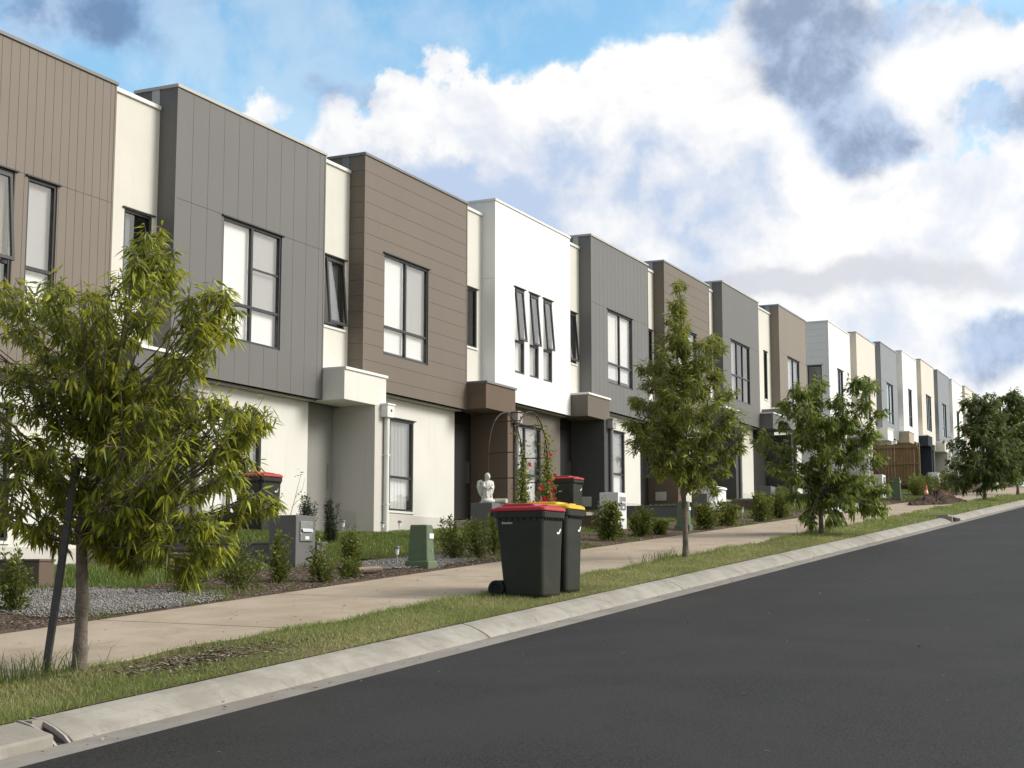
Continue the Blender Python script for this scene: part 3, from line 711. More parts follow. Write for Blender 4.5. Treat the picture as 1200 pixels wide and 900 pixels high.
CL1 = [(0.04, -0.49, 3.1, 0.13, 0.9), (0.48, -0.13, 3.24, 0.13, 0.9), (-0.82, -1.07, 2.73, 0.15, 1), (0.06, -0.39, 2.98, 0.15, 1), (-0.12, -0.72, 2.89, 0.14, 0.9), (0.02, -0.62, 2.94, 0.14, 0.9), (-0.46, -0.77, 2.7, 0.17, 1), (-0.64, -0.89, 2.65, 0.17, 1), (0.07, -0.5, 2.81, 0.17, 1), (0.42, -0.21, 2.89, 0.17, 1), (0.6, -0.24, 2.98, 0.13, 0.7), (0.56, -0.23, 2.97, 0.13, 0.7), (-0.48, -0.96, 2.52, 0.16, 0.7), (0.57, -0.09, 2.76, 0.16, 0.7), (-0.4, -0.52, 2.59, 0.15, 0.8), (-0.83, -0.87, 2.48, 0.15, 0.8), (-0.55, -1.36, 2.49, 0.16, 1), (-0.17, -1.09, 2.58, 0.16, 1), (-0.09, -1.16, 2.6, 0.13, 0.9), (-0.36, -1.39, 2.54, 0.13, 0.9), (0.4, -0.94, 2.61, 0.12, 0.7), (0.44, -0.89, 2.6, 0.12, 0.7), (-0.48, -1.38, 2.36, 0.18, 1), (0.64, -0.54, 2.57, 0.18, 1), (0.61, -0.74, 2.5, 0.14, 0.9), (-0.0, -1.15, 2.38, 0.14, 0.9), (-0.42, -1.23, 2.28, 0.16, 0.9), (0.54, -0.54, 2.43, 0.16, 0.9), (-0.84, -0.73, 2.48, 0.15, 0.8), (0.33, 0.3, 2.74, 0.15, 0.8), (-0.25, -0.07, 2.65, 0.13, 0.6), (-0.75, -0.53, 2.54, 0.13, 0.6), (-0.14, 0.25, 2.74, 0.15, 0.9), (-0.98, -0.53, 2.53, 0.15, 0.9), (-0.56, 0.06, 2.57, 0.17, 0.9), (-0.06, 0.56, 2.71, 0.17, 0.9), (-1.0, -0.17, 2.53, 0.16, 0.8), (-0.52, 0.3, 2.65, 0.16, 0.8), (-0.36, 0.64, 2.74, 0.18, 0.9), (-0.31, 0.7, 2.74, 0.18, 0.9), (-0.86, 0.33, 2.39, 0.2, 1), (-0.64, 0.52, 2.43, 0.2, 1), (0.1, 0.79, 2.52, 0.2, 1), (-0.19, 0.51, 2.46, 0.2, 1), (-0.47, -0.14, 2.45, 0.19, 1), (0.32, 0.57, 2.64, 0.19, 1), (-0.27, -0.14, 2.4, 0.17, 0.9), (-0.59, -0.43, 2.37, 0.17, 0.9), (-0.52, -0.12, 2.22, 0.22, 1.2), (-0.09, 0.3, 2.3, 0.22, 1.2), (-0.62, 0.22, 2.15, 0.22, 1.1), (-0.49, 0.34, 2.19, 0.22, 1.1), (-0.7, 0.46, 2.0, 0.24, 1), (-0.51, 0.66, 2.03, 0.24, 1), (-0.58, -0.46, 2.09, 0.22, 1.2), (0.21, 0.25, 2.24, 0.22, 1.2), (-0.33, -0.57, 2.06, 0.19, 1), (0.36, 0.01, 2.13, 0.19, 1), (0.5, -0.2, 2.23, 0.18, 0.9), (0.62, -0.1, 2.22, 0.18, 0.9), (-0.34, -1.16, 2.12, 0.18, 1), (0.04, -0.83, 2.18, 0.18, 1), (-0.1, 0.49, 1.95, 0.22, 1.2), (-0.29, 0.34, 1.96, 0.22, 1.2), (-0.09, 0.14, 1.91, 0.23, 1.2), (0.05, 0.26, 1.91, 0.23, 1.2), (-0.22, -0.35, 1.89, 0.23, 1.2), (0.13, -0.05, 1.94, 0.23, 1.2), (-0.05, -0.56, 1.86, 0.23, 1.2), (-0.54, -0.94, 1.79, 0.23, 1.2), (-0.32, -1.08, 1.86, 0.2, 1.1), (-0.08, -0.86, 1.92, 0.2, 1.1), (-0.15, -1.14, 1.85, 0.18, 0.9), (0.05, -0.99, 1.87, 0.18, 0.9), (-0.16, -1.34, 1.8, 0.16, 0.9), (-0.24, -1.38, 1.78, 0.16, 0.9), (0.32, -1.12, 1.84, 0.12, 0.7), (0.66, -0.89, 1.91, 0.12, 0.7), (0.51, -1.09, 1.82, 0.09, 0.5), (0.11, -1.37, 1.77, 0.09, 0.5), (-0.01, 0.88, 1.84, 0.24, 1), (-0.61, 0.32, 1.76, 0.24, 1), (-0.79, 0.39, 1.52, 0.24, 1), (-0.77, 0.41, 1.53, 0.24, 1), (-0.53, 0.24, 1.55, 0.24, 1.2), (-0.62, 0.13, 1.54, 0.24, 1.2), (0.34, 0.66, 1.64, 0.24, 1.2), (-0.59, -0.18, 1.54, 0.24, 1.2), (-0.27, -0.24, 1.52, 0.24, 1.2), (-0.16, -0.16, 1.55, 0.24, 1.2), (-0.58, -0.84, 1.52, 0.24, 1.2), (-0.33, -0.65, 1.56, 0.24, 1.2), (-0.59, -1.17, 1.53, 0.22, 1.2), (0.68, -0.18, 1.67, 0.22, 1.2), (-0.09, -1.1, 1.56, 0.19, 1), (-0.08, -1.05, 1.61, 0.19, 1), (0.4, -0.91, 1.63, 0.14, 0.8), (-0.13, -1.32, 1.57, 0.14, 0.8), (0.33, -1.12, 1.62, 0.1, 0.5), (0.33, -1.11, 1.63, 0.1, 0.5), (-0.06, 0.6, 1.38, 0.2, 1), (-0.64, 0.08, 1.32, 0.2, 1), (-0.12, 0.91, 1.29, 0.22, 1), (-0.22, 0.83, 1.28, 0.22, 1), (0.06, 0.35, 1.33, 0.2, 1.1), (0.33, 0.6, 1.33, 0.2, 1.1), (0.42, 0.24, 1.32, 0.23, 1.2), (0.4, 0.19, 1.32, 0.23, 1.2), (0.3, -0.2, 1.3, 0.23, 1.2), (0.43, -0.11, 1.32, 0.23, 1.2), (0.1, -0.69, 1.31, 0.2, 1.1), (-0.08, -0.87, 1.28, 0.2, 1.1), (0.6, -0.61, 1.37, 0.17, 0.9), (0.61, -0.6, 1.4, 0.17, 0.9), (-0.18, -1.37, 1.36, 0.11, 0.6), (0.79, -0.67, 1.4, 0.11, 0.6), (-0.0, 0.79, 1.11, 0.16, 0.8), (0.11, 0.91, 1.15, 0.16, 0.8), (-0.3, -0.58, 1.05, 0.18, 1), (0.16, -0.17, 1.06, 0.18, 1), (0.29, -0.43, 1.05, 0.19, 1), (-0.05, -0.7, 1.04, 0.19, 1), (0.31, -0.69, 1.08, 0.16, 0.9), (-0.26, -1.11, 1.02, 0.16, 0.9), (0.38, -0.81, 1.12, 0.12, 0.7), (0.14, -1.05, 1.1, 0.12, 0.7), (-0.29, -1.02, 0.87, 0.14, 0.9), (0.74, -0.21, 0.88, 0.14, 0.9), (-0.01, -1.05, 0.8, 0.13, 0.9), (0.58, -0.6, 0.81, 0.13, 0.9), (-0.08, -1.01, 0.67, 0.09, 0.6), (-0.15, -1.07, 0.71, 0.09, 0.6), (-0.12, -1.29, 0.94, 0.11, 0.7), (-0.08, -1.25, 0.94, 0.11, 0.7), (0.63, 0.01, 0.89, 0.13, 0.7), (0.53, -0.12, 0.88, 0.13, 0.7), (0.07, -1.44, 1.79, 0.13, 0.8), (0.43, -1.16, 1.86, 0.13, 0.8), (0.53, -1.16, 1.81, 0.1, 0.6), (0.22, -1.38, 1.76, 0.1, 0.6), (0.12, -1.31, 1.68, 0.13, 0.8), (0.21, -1.26, 1.7, 0.13, 0.8), (0.58, -0.95, 1.52, 0.12, 0.6), (0.28, -1.2, 1.49, 0.12, 0.6), (0.44, -1.14, 1.25, 0.11, 0.6), (0.33, -1.25, 1.23, 0.11, 0.6), (0.35, -1.4, 1.18, 0.08, 0.4), (0.44, -1.3, 1.19, 0.08, 0.4), (0.33, -1.12, 1.13, 0.12, 0.6), (0.29, -1.13, 1.11, 0.12, 0.6), (-0.02, -1.25, 0.83, 0.1, 0.5), (0.22, -1.07, 0.85, 0.1, 0.5)]
CL2 = [(-0.14, 0.02, 4.17, 0.1, 0.6), (-0.81, -0.24, 4.0, 0.1, 0.6), (-0.57, -0.11, 4.08, 0.1, 0.6), (-0.15, 0.05, 3.85, 0.13, 0.7), (-0.22, 0.05, 3.88, 0.13, 0.7), (-0.25, -0.01, 3.85, 0.13, 0.7), (-0.09, 0.11, 3.6, 0.16, 0.8), (-0.25, 0.03, 3.66, 0.16, 0.8), (-1.01, -0.23, 3.55, 0.16, 0.8), (-0.49, -0.18, 3.46, 0.14, 0.7), (-0.24, -0.06, 3.44, 0.14, 0.7), (-0.29, -0.11, 3.46, 0.14, 0.7), (-0.63, -0.08, 3.3, 0.18, 0.9), (-0.48, 0.07, 3.34, 0.18, 0.9), (-0.09, 0.17, 3.36, 0.18, 0.9), (-0.56, -0.23, 3.19, 0.18, 0.8), (-0.22, -0.2, 3.19, 0.18, 0.8), (-0.31, -0.2, 3.18, 0.18, 0.8), (-0.75, 0.14, 3.04, 0.13, 0.7), (-0.94, 0.07, 2.98, 0.13, 0.7), (-0.29, 0.26, 3.14, 0.13, 0.7), (-0.89, -0.55, 3.08, 0.12, 0.6), (-0.12, -0.32, 3.23, 0.12, 0.6), (-0.36, -0.51, 3.12, 0.12, 0.6), (-0.75, -0.66, 3.19, 0.1, 0.5), (-0.32, -0.6, 3.28, 0.1, 0.5), (0.36, -0.4, 3.42, 0.1, 0.5), (-0.05, 0.4, 2.97, 0.2, 1), (-0.16, 0.34, 2.97, 0.2, 1), (-0.25, 0.28, 2.95, 0.2, 1), (-0.02, 0.01, 2.89, 0.22, 1), (0.02, 0.01, 2.93, 0.22, 1), (-0.86, -0.25, 2.82, 0.22, 1), (-0.54, -0.47, 2.91, 0.18, 0.8), (-0.53, -0.48, 2.9, 0.18, 0.8), (-0.07, -0.39, 2.96, 0.18, 0.8), (-0.17, -0.64, 3.14, 0.1, 0.5), (-0.37, -0.69, 3.16, 0.1, 0.5), (0.05, -0.62, 3.21, 0.1, 0.5), (-0.71, 0.37, 2.85, 0.12, 0.7), (-0.7, 0.41, 2.83, 0.12, 0.7), (-0.16, 0.54, 2.91, 0.12, 0.7), (-0.58, 0.32, 2.59, 0.2, 1), (-0.22, 0.42, 2.6, 0.2, 1), (-0.65, 0.24, 2.6, 0.2, 1), (-0.92, -0.19, 2.43, 0.24, 1.1), (-0.24, 0.12, 2.57, 0.24, 1.1), (0.02, 0.2, 2.62, 0.24, 1.1), (-0.74, -0.46, 2.52, 0.24, 1), (-0.07, -0.24, 2.63, 0.24, 1), (-0.05, -0.26, 2.61, 0.24, 1), (0.04, -0.51, 2.73, 0.14, 0.7), (0.04, -0.58, 2.76, 0.14, 0.7), (0.28, -0.55, 2.75, 0.14, 0.7), (0.39, -0.6, 2.53, 0.16, 0.8), (-0.09, -0.67, 2.49, 0.16, 0.8), (-0.36, -0.83, 2.43, 0.16, 0.8), (-0.62, 0.5, 2.37, 0.17, 0.9), (-0.75, 0.46, 2.33, 0.17, 0.9), (-0.33, 0.58, 2.38, 0.17, 0.9), (0.11, 0.38, 2.27, 0.24, 1.1), (-0.68, 0.13, 2.22, 0.24, 1.1), (0.07, 0.41, 2.3, 0.24, 1.1), (0.14, 0.07, 2.3, 0.26, 1.2), (-0.87, -0.32, 2.12, 0.26, 1.2), (-0.84, -0.34, 2.15, 0.26, 1.2), (0.43, -0.27, 2.33, 0.24, 1.1), (-0.62, -0.61, 2.2, 0.24, 1.1), (-0.06, -0.39, 2.24, 0.24, 1.1), (-0.28, -0.88, 2.14, 0.16, 0.8), (-0.34, -0.84, 2.15, 0.16, 0.8), (-0.11, -0.82, 2.14, 0.16, 0.8), (-0.63, 0.61, 2.0, 0.14, 0.8), (-0.54, 0.62, 2.05, 0.14, 0.8), (-0.75, 0.58, 1.99, 0.14, 0.8), (-0.39, 0.42, 1.98, 0.22, 1.1), (-0.78, 0.3, 1.88, 0.22, 1.1), (-0.55, 0.47, 1.86, 0.22, 1.1), (-0.24, 0.1, 1.94, 0.26, 1.2), (-0.1, 0.11, 1.93, 0.26, 1.2), (-0.07, 0.12, 1.91, 0.26, 1.2), (0.03, -0.23, 1.89, 0.25, 1.1), (-0.72, -0.48, 1.84, 0.25, 1.1), (0.16, -0.22, 1.89, 0.25, 1.1), (-0.48, -0.71, 1.9, 0.2, 0.9), (-0.29, -0.64, 1.94, 0.2, 0.9), (-0.21, -0.63, 1.91, 0.2, 0.9), (0.31, -0.79, 1.94, 0.1, 0.5), (-0.04, -0.94, 1.88, 0.1, 0.5), (-0.1, -0.94, 1.96, 0.1, 0.5), (-0.41, 0.64, 1.76, 0.14, 0.7), (-0.67, 0.56, 1.69, 0.14, 0.7), (-0.27, 0.67, 1.79, 0.14, 0.7), (-0.72, 0.23, 1.62, 0.2, 1), (-0.07, 0.44, 1.77, 0.2, 1), (-0.16, 0.43, 1.7, 0.2, 1), (-0.76, -0.17, 1.54, 0.24, 1.1), (-0.37, -0.1, 1.51, 0.24, 1.1), (-0.82, -0.27, 1.56, 0.24, 1.1), (-0.14, -0.37, 1.56, 0.22, 1.0), (-0.51, -0.5, 1.52, 0.22, 1.0), (-0.68, -0.55, 1.52, 0.22, 1.0), (0.16, -0.62, 1.62, 0.14, 0.7), (0.02, -0.7, 1.55, 0.14, 0.7), (-0.05, -0.65, 1.64, 0.14, 0.7), (-0.17, 0.34, 1.36, 0.16, 0.8), (-0.75, 0.09, 1.33, 0.16, 0.8), (-0.37, 0.23, 1.39, 0.16, 0.8), (0.43, 0.16, 1.38, 0.18, 0.9), (-0.69, -0.17, 1.28, 0.18, 0.9), (0.29, 0.18, 1.34, 0.18, 0.9), (0.34, -0.13, 1.27, 0.16, 0.8), (0.5, -0.18, 1.22, 0.16, 0.8), (0.44, -0.18, 1.31, 0.16, 0.8), (-0.18, -0.65, 1.29, 0.1, 0.5), (0.45, -0.43, 1.35, 0.1, 0.5), (-0.12, -0.65, 1.29, 0.1, 0.5), (0.28, -0.04, 1.07, 0.12, 0.5), (-0.21, -0.24, 0.99, 0.12, 0.5), (0.33, 0.07, 1.08, 0.12, 0.5), (0.08, -0.41, 1.05, 0.09, 0.4), (-0.08, -0.52, 1.0, 0.09, 0.4), (0.17, -0.41, 1.05, 0.09, 0.4), (0.29, -0.81, 1.65, 0.08, 0.3), (-0.01, -0.84, 1.66, 0.08, 0.3), (0.02, -0.86, 1.63, 0.08, 0.3)]
CL3 = [(-0.81, 0.12, 2.77, 0.2, 1.1), (-1.3, 0.07, 2.77, 0.2, 1.1), (-1.31, 0.04, 2.75, 0.2, 1.1), (-0.48, -0.16, 2.91, 0.18, 0.9), (-0.51, -0.16, 2.94, 0.18, 0.9), (-0.94, -0.18, 2.94, 0.18, 0.9), (-0.48, 0.56, 2.55, 0.18, 0.9), (-1.3, 0.23, 2.55, 0.18, 0.9), (-1.13, 0.27, 2.51, 0.18, 0.9), (0.2, 0.27, 2.49, 0.24, 1), (-0.16, 0.24, 2.46, 0.24, 1), (-1.23, -0.09, 2.37, 0.24, 1), (-0.36, 0.71, 2.25, 0.16, 0.6), (-0.5, 0.67, 2.24, 0.16, 0.6), (-0.2, 0.73, 2.31, 0.16, 0.6), (-0.66, 0.94, 2.04, 0.13, 0.4), (-0.49, 0.93, 1.93, 0.13, 0.4), (-1.02, 0.82, 1.96, 0.13, 0.4), (-0.96, 1.06, 1.89, 0.1, 0.3), (-0.71, 1.11, 1.97, 0.1, 0.3), (-0.61, 1.18, 1.86, 0.1, 0.3), (0.1, -0.73, 3.06, 0.16, 0.9), (0.56, -0.71, 3.11, 0.16, 0.9), (0.27, -0.79, 3.03, 0.16, 0.9), (0.32, -1.05, 2.97, 0.14, 0.8), (-0.26, -1.04, 2.86, 0.14, 0.8), (-0.63, -1.14, 2.84, 0.14, 0.8), (-0.54, -1.07, 2.51, 0.22, 1), (-0.55, -1.01, 2.49, 0.22, 1), (0.68, -0.79, 2.65, 0.22, 1), (0.27, -1.16, 2.41, 0.16, 0.8), (0.64, -1.01, 2.36, 0.16, 0.8), (0.05, -1.22, 2.41, 0.16, 0.8), (-0.77, -0.71, 2.53, 0.18, 0.7), (-0.64, -0.61, 2.57, 0.18, 0.7), (-0.55, -0.69, 2.58, 0.18, 0.7), (-0.31, -0.57, 2.21, 0.24, 1), (0.31, -0.47, 2.23, 0.24, 1), (0.35, -0.61, 2.19, 0.24, 1), (0.6, -0.94, 2.06, 0.2, 1), (0.02, -0.99, 1.95, 0.2, 1), (0.38, -0.94, 1.98, 0.2, 1), (-0.79, -0.35, 2.18, 0.24, 1), (-1.11, -0.43, 2.18, 0.24, 1), (-1.02, -0.38, 2.18, 0.24, 1), (0.35, 0.36, 1.99, 0.28, 1.1), (-0.82, 0.08, 1.83, 0.28, 1.1), (-1.04, -0.08, 1.94, 0.28, 1.1), (-0.18, -0.27, 1.68, 0.3, 1.2), (-0.91, -0.44, 1.6, 0.3, 1.2), (0.55, -0.12, 1.74, 0.3, 1.2), (0.9, -0.53, 1.67, 0.28, 1.1), (0.21, -0.75, 1.6, 0.28, 1.1), (0.97, -0.58, 1.72, 0.28, 1.1), (0.03, -1.14, 1.48, 0.18, 0.7), (0.58, -0.97, 1.56, 0.18, 0.7), (0.12, -1.14, 1.43, 0.18, 0.7), (0.21, 0.74, 1.81, 0.2, 0.7), (-0.05, 0.72, 1.76, 0.2, 0.7), (-0.49, 0.61, 1.68, 0.2, 0.7), (-1.07, 0.68, 1.29, 0.16, 0.5), (-0.35, 0.83, 1.38, 0.16, 0.5), (-0.06, 0.84, 1.4, 0.16, 0.5), (-0.63, 0.45, 1.19, 0.24, 0.9), (-0.89, 0.37, 1.15, 0.24, 0.9), (0.24, 0.66, 1.33, 0.24, 0.9), (0.1, 0.12, 1.28, 0.3, 1.2), (0.14, 0.07, 1.3, 0.3, 1.2), (0.28, 0.2, 1.27, 0.3, 1.2), (0.6, -0.28, 1.14, 0.3, 1.2), (0.95, -0.2, 1.21, 0.3, 1.2), (0.9, -0.24, 1.26, 0.3, 1.2), (-0.31, -1.01, 1.0, 0.26, 1.0), (0.76, -0.79, 1.07, 0.26, 1.0), (0.99, -0.67, 1.19, 0.26, 1.0), (0.44, -1.09, 0.9, 0.2, 0.9), (0.87, -0.97, 0.98, 0.2, 0.9), (0.82, -0.93, 0.9, 0.2, 0.9), (0.24, 0.6, 0.77, 0.22, 0.8), (-0.67, 0.37, 0.7, 0.22, 0.8), (-0.74, 0.37, 0.74, 0.22, 0.8), (0.71, 0.24, 0.69, 0.28, 1.1), (0.08, 0.02, 0.72, 0.28, 1.1), (0.71, 0.26, 0.73, 0.28, 1.1), (0.2, -0.5, 0.64, 0.26, 1.0), (-0.44, -0.68, 0.61, 0.26, 1.0), (-0.52, -0.55, 0.6, 0.26, 1.0), (0.41, -0.82, 0.53, 0.22, 0.9), (0.41, -0.85, 0.6, 0.22, 0.9), (0.42, -0.84, 0.54, 0.22, 0.9), (0.72, -0.86, 0.52, 0.16, 0.7), (0.74, -0.95, 0.54, 0.16, 0.7), (0.51, -0.91, 0.51, 0.16, 0.7), (0.17, 0.39, 0.41, 0.18, 0.8), (-0.19, 0.19, 0.43, 0.18, 0.8), (0.55, 0.4, 0.45, 0.18, 0.8), (0.22, -0.29, 0.37, 0.16, 0.6), (-0.64, -0.44, 0.28, 0.16, 0.6), (-0.78, -0.44, 0.29, 0.16, 0.6), (0.19, 0.28, 0.31, 0.1, 0.4), (-0.81, 0.06, 0.24, 0.1, 0.4), (-0.79, -0.03, 0.26, 0.1, 0.4), (-0.47, -0.41, 0.23, 0.08, 0.3), (0.09, -0.32, 0.24, 0.08, 0.3), (-0.61, -0.35, 0.2, 0.08, 0.3), (-0.86, 0.52, 2.54, 0.1, 0.3), (-0.31, 0.62, 2.63, 0.1, 0.3), (-0.71, 0.53, 2.59, 0.1, 0.3), (0.57, -1.08, 0.48, 0.1, 0.5), (0.9, -1.06, 0.6, 0.1, 0.5), (0.1, -1.19, 0.45, 0.1, 0.5)]
# ------------------------------------------------------------------ street objects
def children_of(o): return [c for c in bpy.data.objects if c.parent == o]
def copy_tree(o, parent=None):
    c = o.copy(); col.objects.link(c)
    if parent: c.parent = parent
    for ch in children_of(o): copy_tree(ch, c)
    return c

# --- wheelie bins (front towards -Y)
def rrect(cx, cy, w, d, r, z, n=4):
    pts = []
    for (sx, sy, a0) in ((1, 1, 0), (-1, 1, 90), (-1, -1, 180), (1, -1, 270)):
        for k in range(n+1):
            a = R(a0+90*k/n); pts.append((cx+sx*(w/2-r)+r*math.cos(a), cy+sy*(d/2-r)+r*math.sin(a), z))
    return pts
def make_bin(loc, rz_, lid, label, group='wheeled rubbish bins with coloured lids'):
    b = empty('wheelie_bin', loc, label, 'rubbish bin', group, rz_)
    mb = MB()
    mb.loft([rrect(0, -.045, .455, .50, .05, .012), rrect(0, -.045, .47, .52, .055, .04), rrect(0, -.022, .51, .585, .06, .55), rrect(0, -.005, .54, .645, .065, .915), rrect(0, -.005, .545, .65, .065, .93)], True)
    mb.loft([rrect(0, -.005, .57, .69, .07, .918), rrect(0, -.005, .575, .695, .07, .985), rrect(0, -.005, .565, .685, .07, .992)], True)
    for k in range(9):  # comb ribs below the front rim
        x = -.22+.055*k; mb.box(x-.006, x+.006, -.345, -.32, .885, .918)
    for s_ in (-1, 1): # side ribs under the rim, rear axle blocks
        for k in range(7):
            y = -.24+.08*k; mb.box(s_*.262, s_*.286, y-.006, y+.006, .885, .918)
        mb.box(s_*.15-.05, s_*.15+.05, .21, .33, .06, .20)
    mb.build('body', M['bin_green'], b, bevel=.006)
    hb = MB(); hb.tube([(-.24, .36, .965), (.24, .36, .965)], .016, 8)
    for s_ in (-1, 1): hb.box(s_*.215-.02, s_*.215+.02, .335, .385, .935, .99)
    hb.build('handle', M['bin_green'], b)
    l = MB()
    l.loft([rrect(0, -.012, .565, .70, .07, .994), rrect(0, -.012, .575, .712, .07, 1.002), rrect(0, -.012, .57, .70, .07, 1.030), rrect(0, -.012, .50, .62, .06, 1.052)], True)
    l.loft([rrect(0, .04, .42, .46, .05, 1.045), rrect(0, .04, .39, .43, .05, 1.080), rrect(0, .04, .34, .38, .05, 1.086)], True)
    l.box(-.10, .10, -.30, -.215, 1.040, 1.066); l.box(-.23, -.19, .29, .40, .99, 1.03); l.box(.19, .23, .29, .40, .99, 1.03)
    l.build('lid', M[lid], b, bevel=.006)
    ax = MB(); ax.tube([(-.24, .30, .10), (.24, .30, .10)], .012, 8); ax.build('axle', M['rubber'], b)
    for s_ in (-1, 1):
        w = MB(); n = 20
        ring = lambda x, r: [(x, .30+r*math.cos(2*math.pi*k/n), .10+r*math.sin(2*math.pi*k/n)) for k in range(n)]
        x = s_*.245
        w.loft([ring(x-.028*s_, .055), ring(x-.028*s_, .092), ring(x-.016*s_, .10), ring(x+.016*s_, .10), ring(x+.028*s_, .092), ring(x+.026*s_, .062), ring(x+.012*s_, .056)])
        wo = w.build('wheel', M['rubber'], b)
    # pale bird-like mark, moulded on the front
    pts = [(-.055, -.012), (-.05, .012), (-.028, .018), (-.012, .006), (.008, .022), (.02, .050), (.058, .072), (.062, .048), (.045, .018), (.02, -.012), (-.02, -.022)]
    yf = lambda z: -(.285+.055*((z-.04)/.9))+.0
    g = MB(); o1 = [(.115+x*.85, -.3335-.004*z/.1, .745+z*.72) for x, z in pts]
    o2 = [(x, y+.006, z) for x, y, z in o1]
    g.loft([o2, o1]); lg = g.build('mark', M['white_mark'], b)
    d = MB()
    for k in range(6): d.box(-.2715-.004, -.2655, .20-.024*k-.008, .20-.024*k+.007, .845+.002*(k % 2), .87-.003*(k % 3))
    d.build('stamp', M['vent'], b)
    b.scale = (.95, .95, .95)
    return b
make_bin((15.17, 6.93, gzf(15.17, 6.93)-.02), R(-4), 'bin_red', 'dark green bin with a red lid on the kerbside grass, wheel showing')
make_bin((15.78, 6.94, gzf(15.78, 6.94)-.02), R(2), 'bin_yellow', 'dark green recycling bin with a yellow lid on the kerbside grass')
make_bin((20.60, 14.35, gzf(20.6, 14.35)-.01), R(-6), 'bin_red', 'red lidded bin standing against the pale wall behind the grey letterbox pillar')
make_bin((31.75, 13.55, gzf(31.75, 13.55)), R(-4), 'bin_red', 'red lidded bin in the garden beside the flower covered arch')

# --- letterbox pillars, low dividing walls
def pillar(X, Y, z, h, w, d, mat, label, box=True):
    p = empty('letterbox_pillar', (X, Y, z), label, 'letterbox', 'letterbox pillars at the garden edge')
    mb = MB(); mb.box(0, w, 0, d, -.25, h); mb.build('pillar', M[mat], p, bevel=.008)
    if box:
        f = MB(); cx = w/2; a, b = h-.36, h-.085
        f.box(cx-.155, cx+.155, -.022, -.001, b-.10, b); f.box(cx-.155, cx+.155, -.022, -.001, a, b-.155)
        f.box(cx-.155, cx-.13, -.022, -.001, b-.155, b-.10); f.box(cx+.13, cx+.155, -.022, -.001, b-.155, b-.10)
        fo = f.build('letterbox_face', M['steel'], p, bevel=.003)
        s_ = MB(); s_.box(cx-.129, cx+.129, -.012, -.001, b-.154, b-.101); s_.build('slot', M['rubber'], fo)
        fl = MB(); fl.xbox(Matrix.Translation((0, -.023, b-.10)) @ Matrix.Rotation(R(-22), 4, 'X'), cx-.13, cx+.13, -.004, 0, -.05, .0); fl.build('flap', M['steel'], fo)
        pl = MB(); pl.box(cx-.05, cx+.05, -.026, -.0221, a+.025, a+.07); pl.build('number_plate', M['white_mark'], fo)
    return p
pillar(17.55, 11.57, gzf(17.6, 11.6), .72, .50, .45, 'render_grey', 'grey letterbox pillar with a steel slot behind the first shrubs')
pillar(23.45, 11.42, gzf(23.6, 11.5), .72, .55, .42, 'render_grey', 'grey letterbox pillar carrying the white angel statue')
pillar(29.40, 11.37, gzf(29.5, 11.5), .78, .50, .42, 'render_white', 'white letterbox pillar rising behind the tallest garden shrub')
pillar(35.35, 11.33, gzf(35.5, 11.5), .62, .50, .40, 'render_grey', 'grey letterbox pillar right of the slender street tree trunk')
pillar(41.35, 11.37, gzf(41.5, 11.5), .70, .50, .40, 'render_grey', 'grey letterbox pillar left of the bushy tree, above yellowish shrubs')
pillar(57.2, 11.4, gzf(57.2, 11.5), .88, .62, .42, 'render_white', 'white letterbox pillar beside the green cabinet at the timber fence')
pillar(70.4, 11.5, gzf(70.4, 11.5), .85, .62, .45, 'render_white', 'white letterbox pillar between the fence and the navy porch')
def lowwall(X, Y0, Y1, top, mat, label, w=.25):
    z = gzf(X, Y0); o = MB(); o.box(0, w, 0, Y1-Y0, -.5, top-z)
    o.box(-.012, w+.012, -.012, Y1-Y0, top-z+.001, top-z+.03)
    return tag(o.build('garden_wall', M[mat], bevel=.006, loc=(X, Y0, z)), label, 'low wall', 'low walls between the front gardens')
lowwall(13.30, 12.25, 14.45, .135, 'render_brown', 'brown low garden wall beside the wide gravel patch')
lowwall(18.17, 11.62, 14.45, .42, 'render_grey', 'grey low garden wall beside the nearest letterbox pillar')
lowwall(30.10, 11.7, 14.45, 1.22, 'render_brown', 'brown low garden wall below the red lidded garden bin')
lowwall(36.00, 11.7, 14.45, 1.69, 'render_grey', 'long grey low wall left of the slender tree trunk')
lowwall(42.05, 11.6, 14.45, 2.05, 'render_brown', 'brown low wall with a pale end, right of the slender tree')
lowwall(48.0, 11.5, 14.45, 2.40, 'render_grey', 'dark grey low wall behind the bushy tree')
lowwall(71.6, 11.2, 13.0, 4.15, 'render_white', 'white low wall at the foot of the navy porch', .2)

# --- green service cabinets
def cabinet(X, Y, label, s=1.0, h=.62):
    c = empty('service_cabinet', (X, Y, gzf(X, Y)), label, 'utility box', 'green service cabinets along the footpath', R(2))
    b = MB(); w, d = .30*s, .40*s
    b.loft([rrect(0, 0, w+.07, d+.07, .02, -.1), rrect(0, 0, w+.07, d+.07, .02, .09), rrect(0, 0, w+.04, d+.04, .02, .11)]); b.build('base', M['cabinet'], c, bevel=.006)
    u = MB(); u.loft([rrect(0, 0, w+.01, d+.01, .02, .111), rrect(0, 0, w-.03, d-.03, .02, h-.02), rrect(0, 0, w-.045, d-.045, .02, h)]); u.build('housing', M['cabinet'], c, bevel=.005)
    l = MB(); l.box(-.055, .075, -d/2+.005-.012, -d/2+.010, h-.19, h-.12); l.build('label_plate', M['white_mark'], c)
    k = MB(); k.cyl((.02, -d/2-.003), .012, h*.40, h*.40+.02, 10); k.build('lock', M['steel'], c)
    return c
cabinet(18.30, 10.0, 'green tapered cabinet on the gravel, nearest to the road', .74, .60)
cabinet(30.35, 10.25, 'green cabinet directly behind the slender tree trunk', .66, .60)
cabinet(54.1, 10.3, 'green cabinet next to the white pillar at the timber fence', .75, .82)
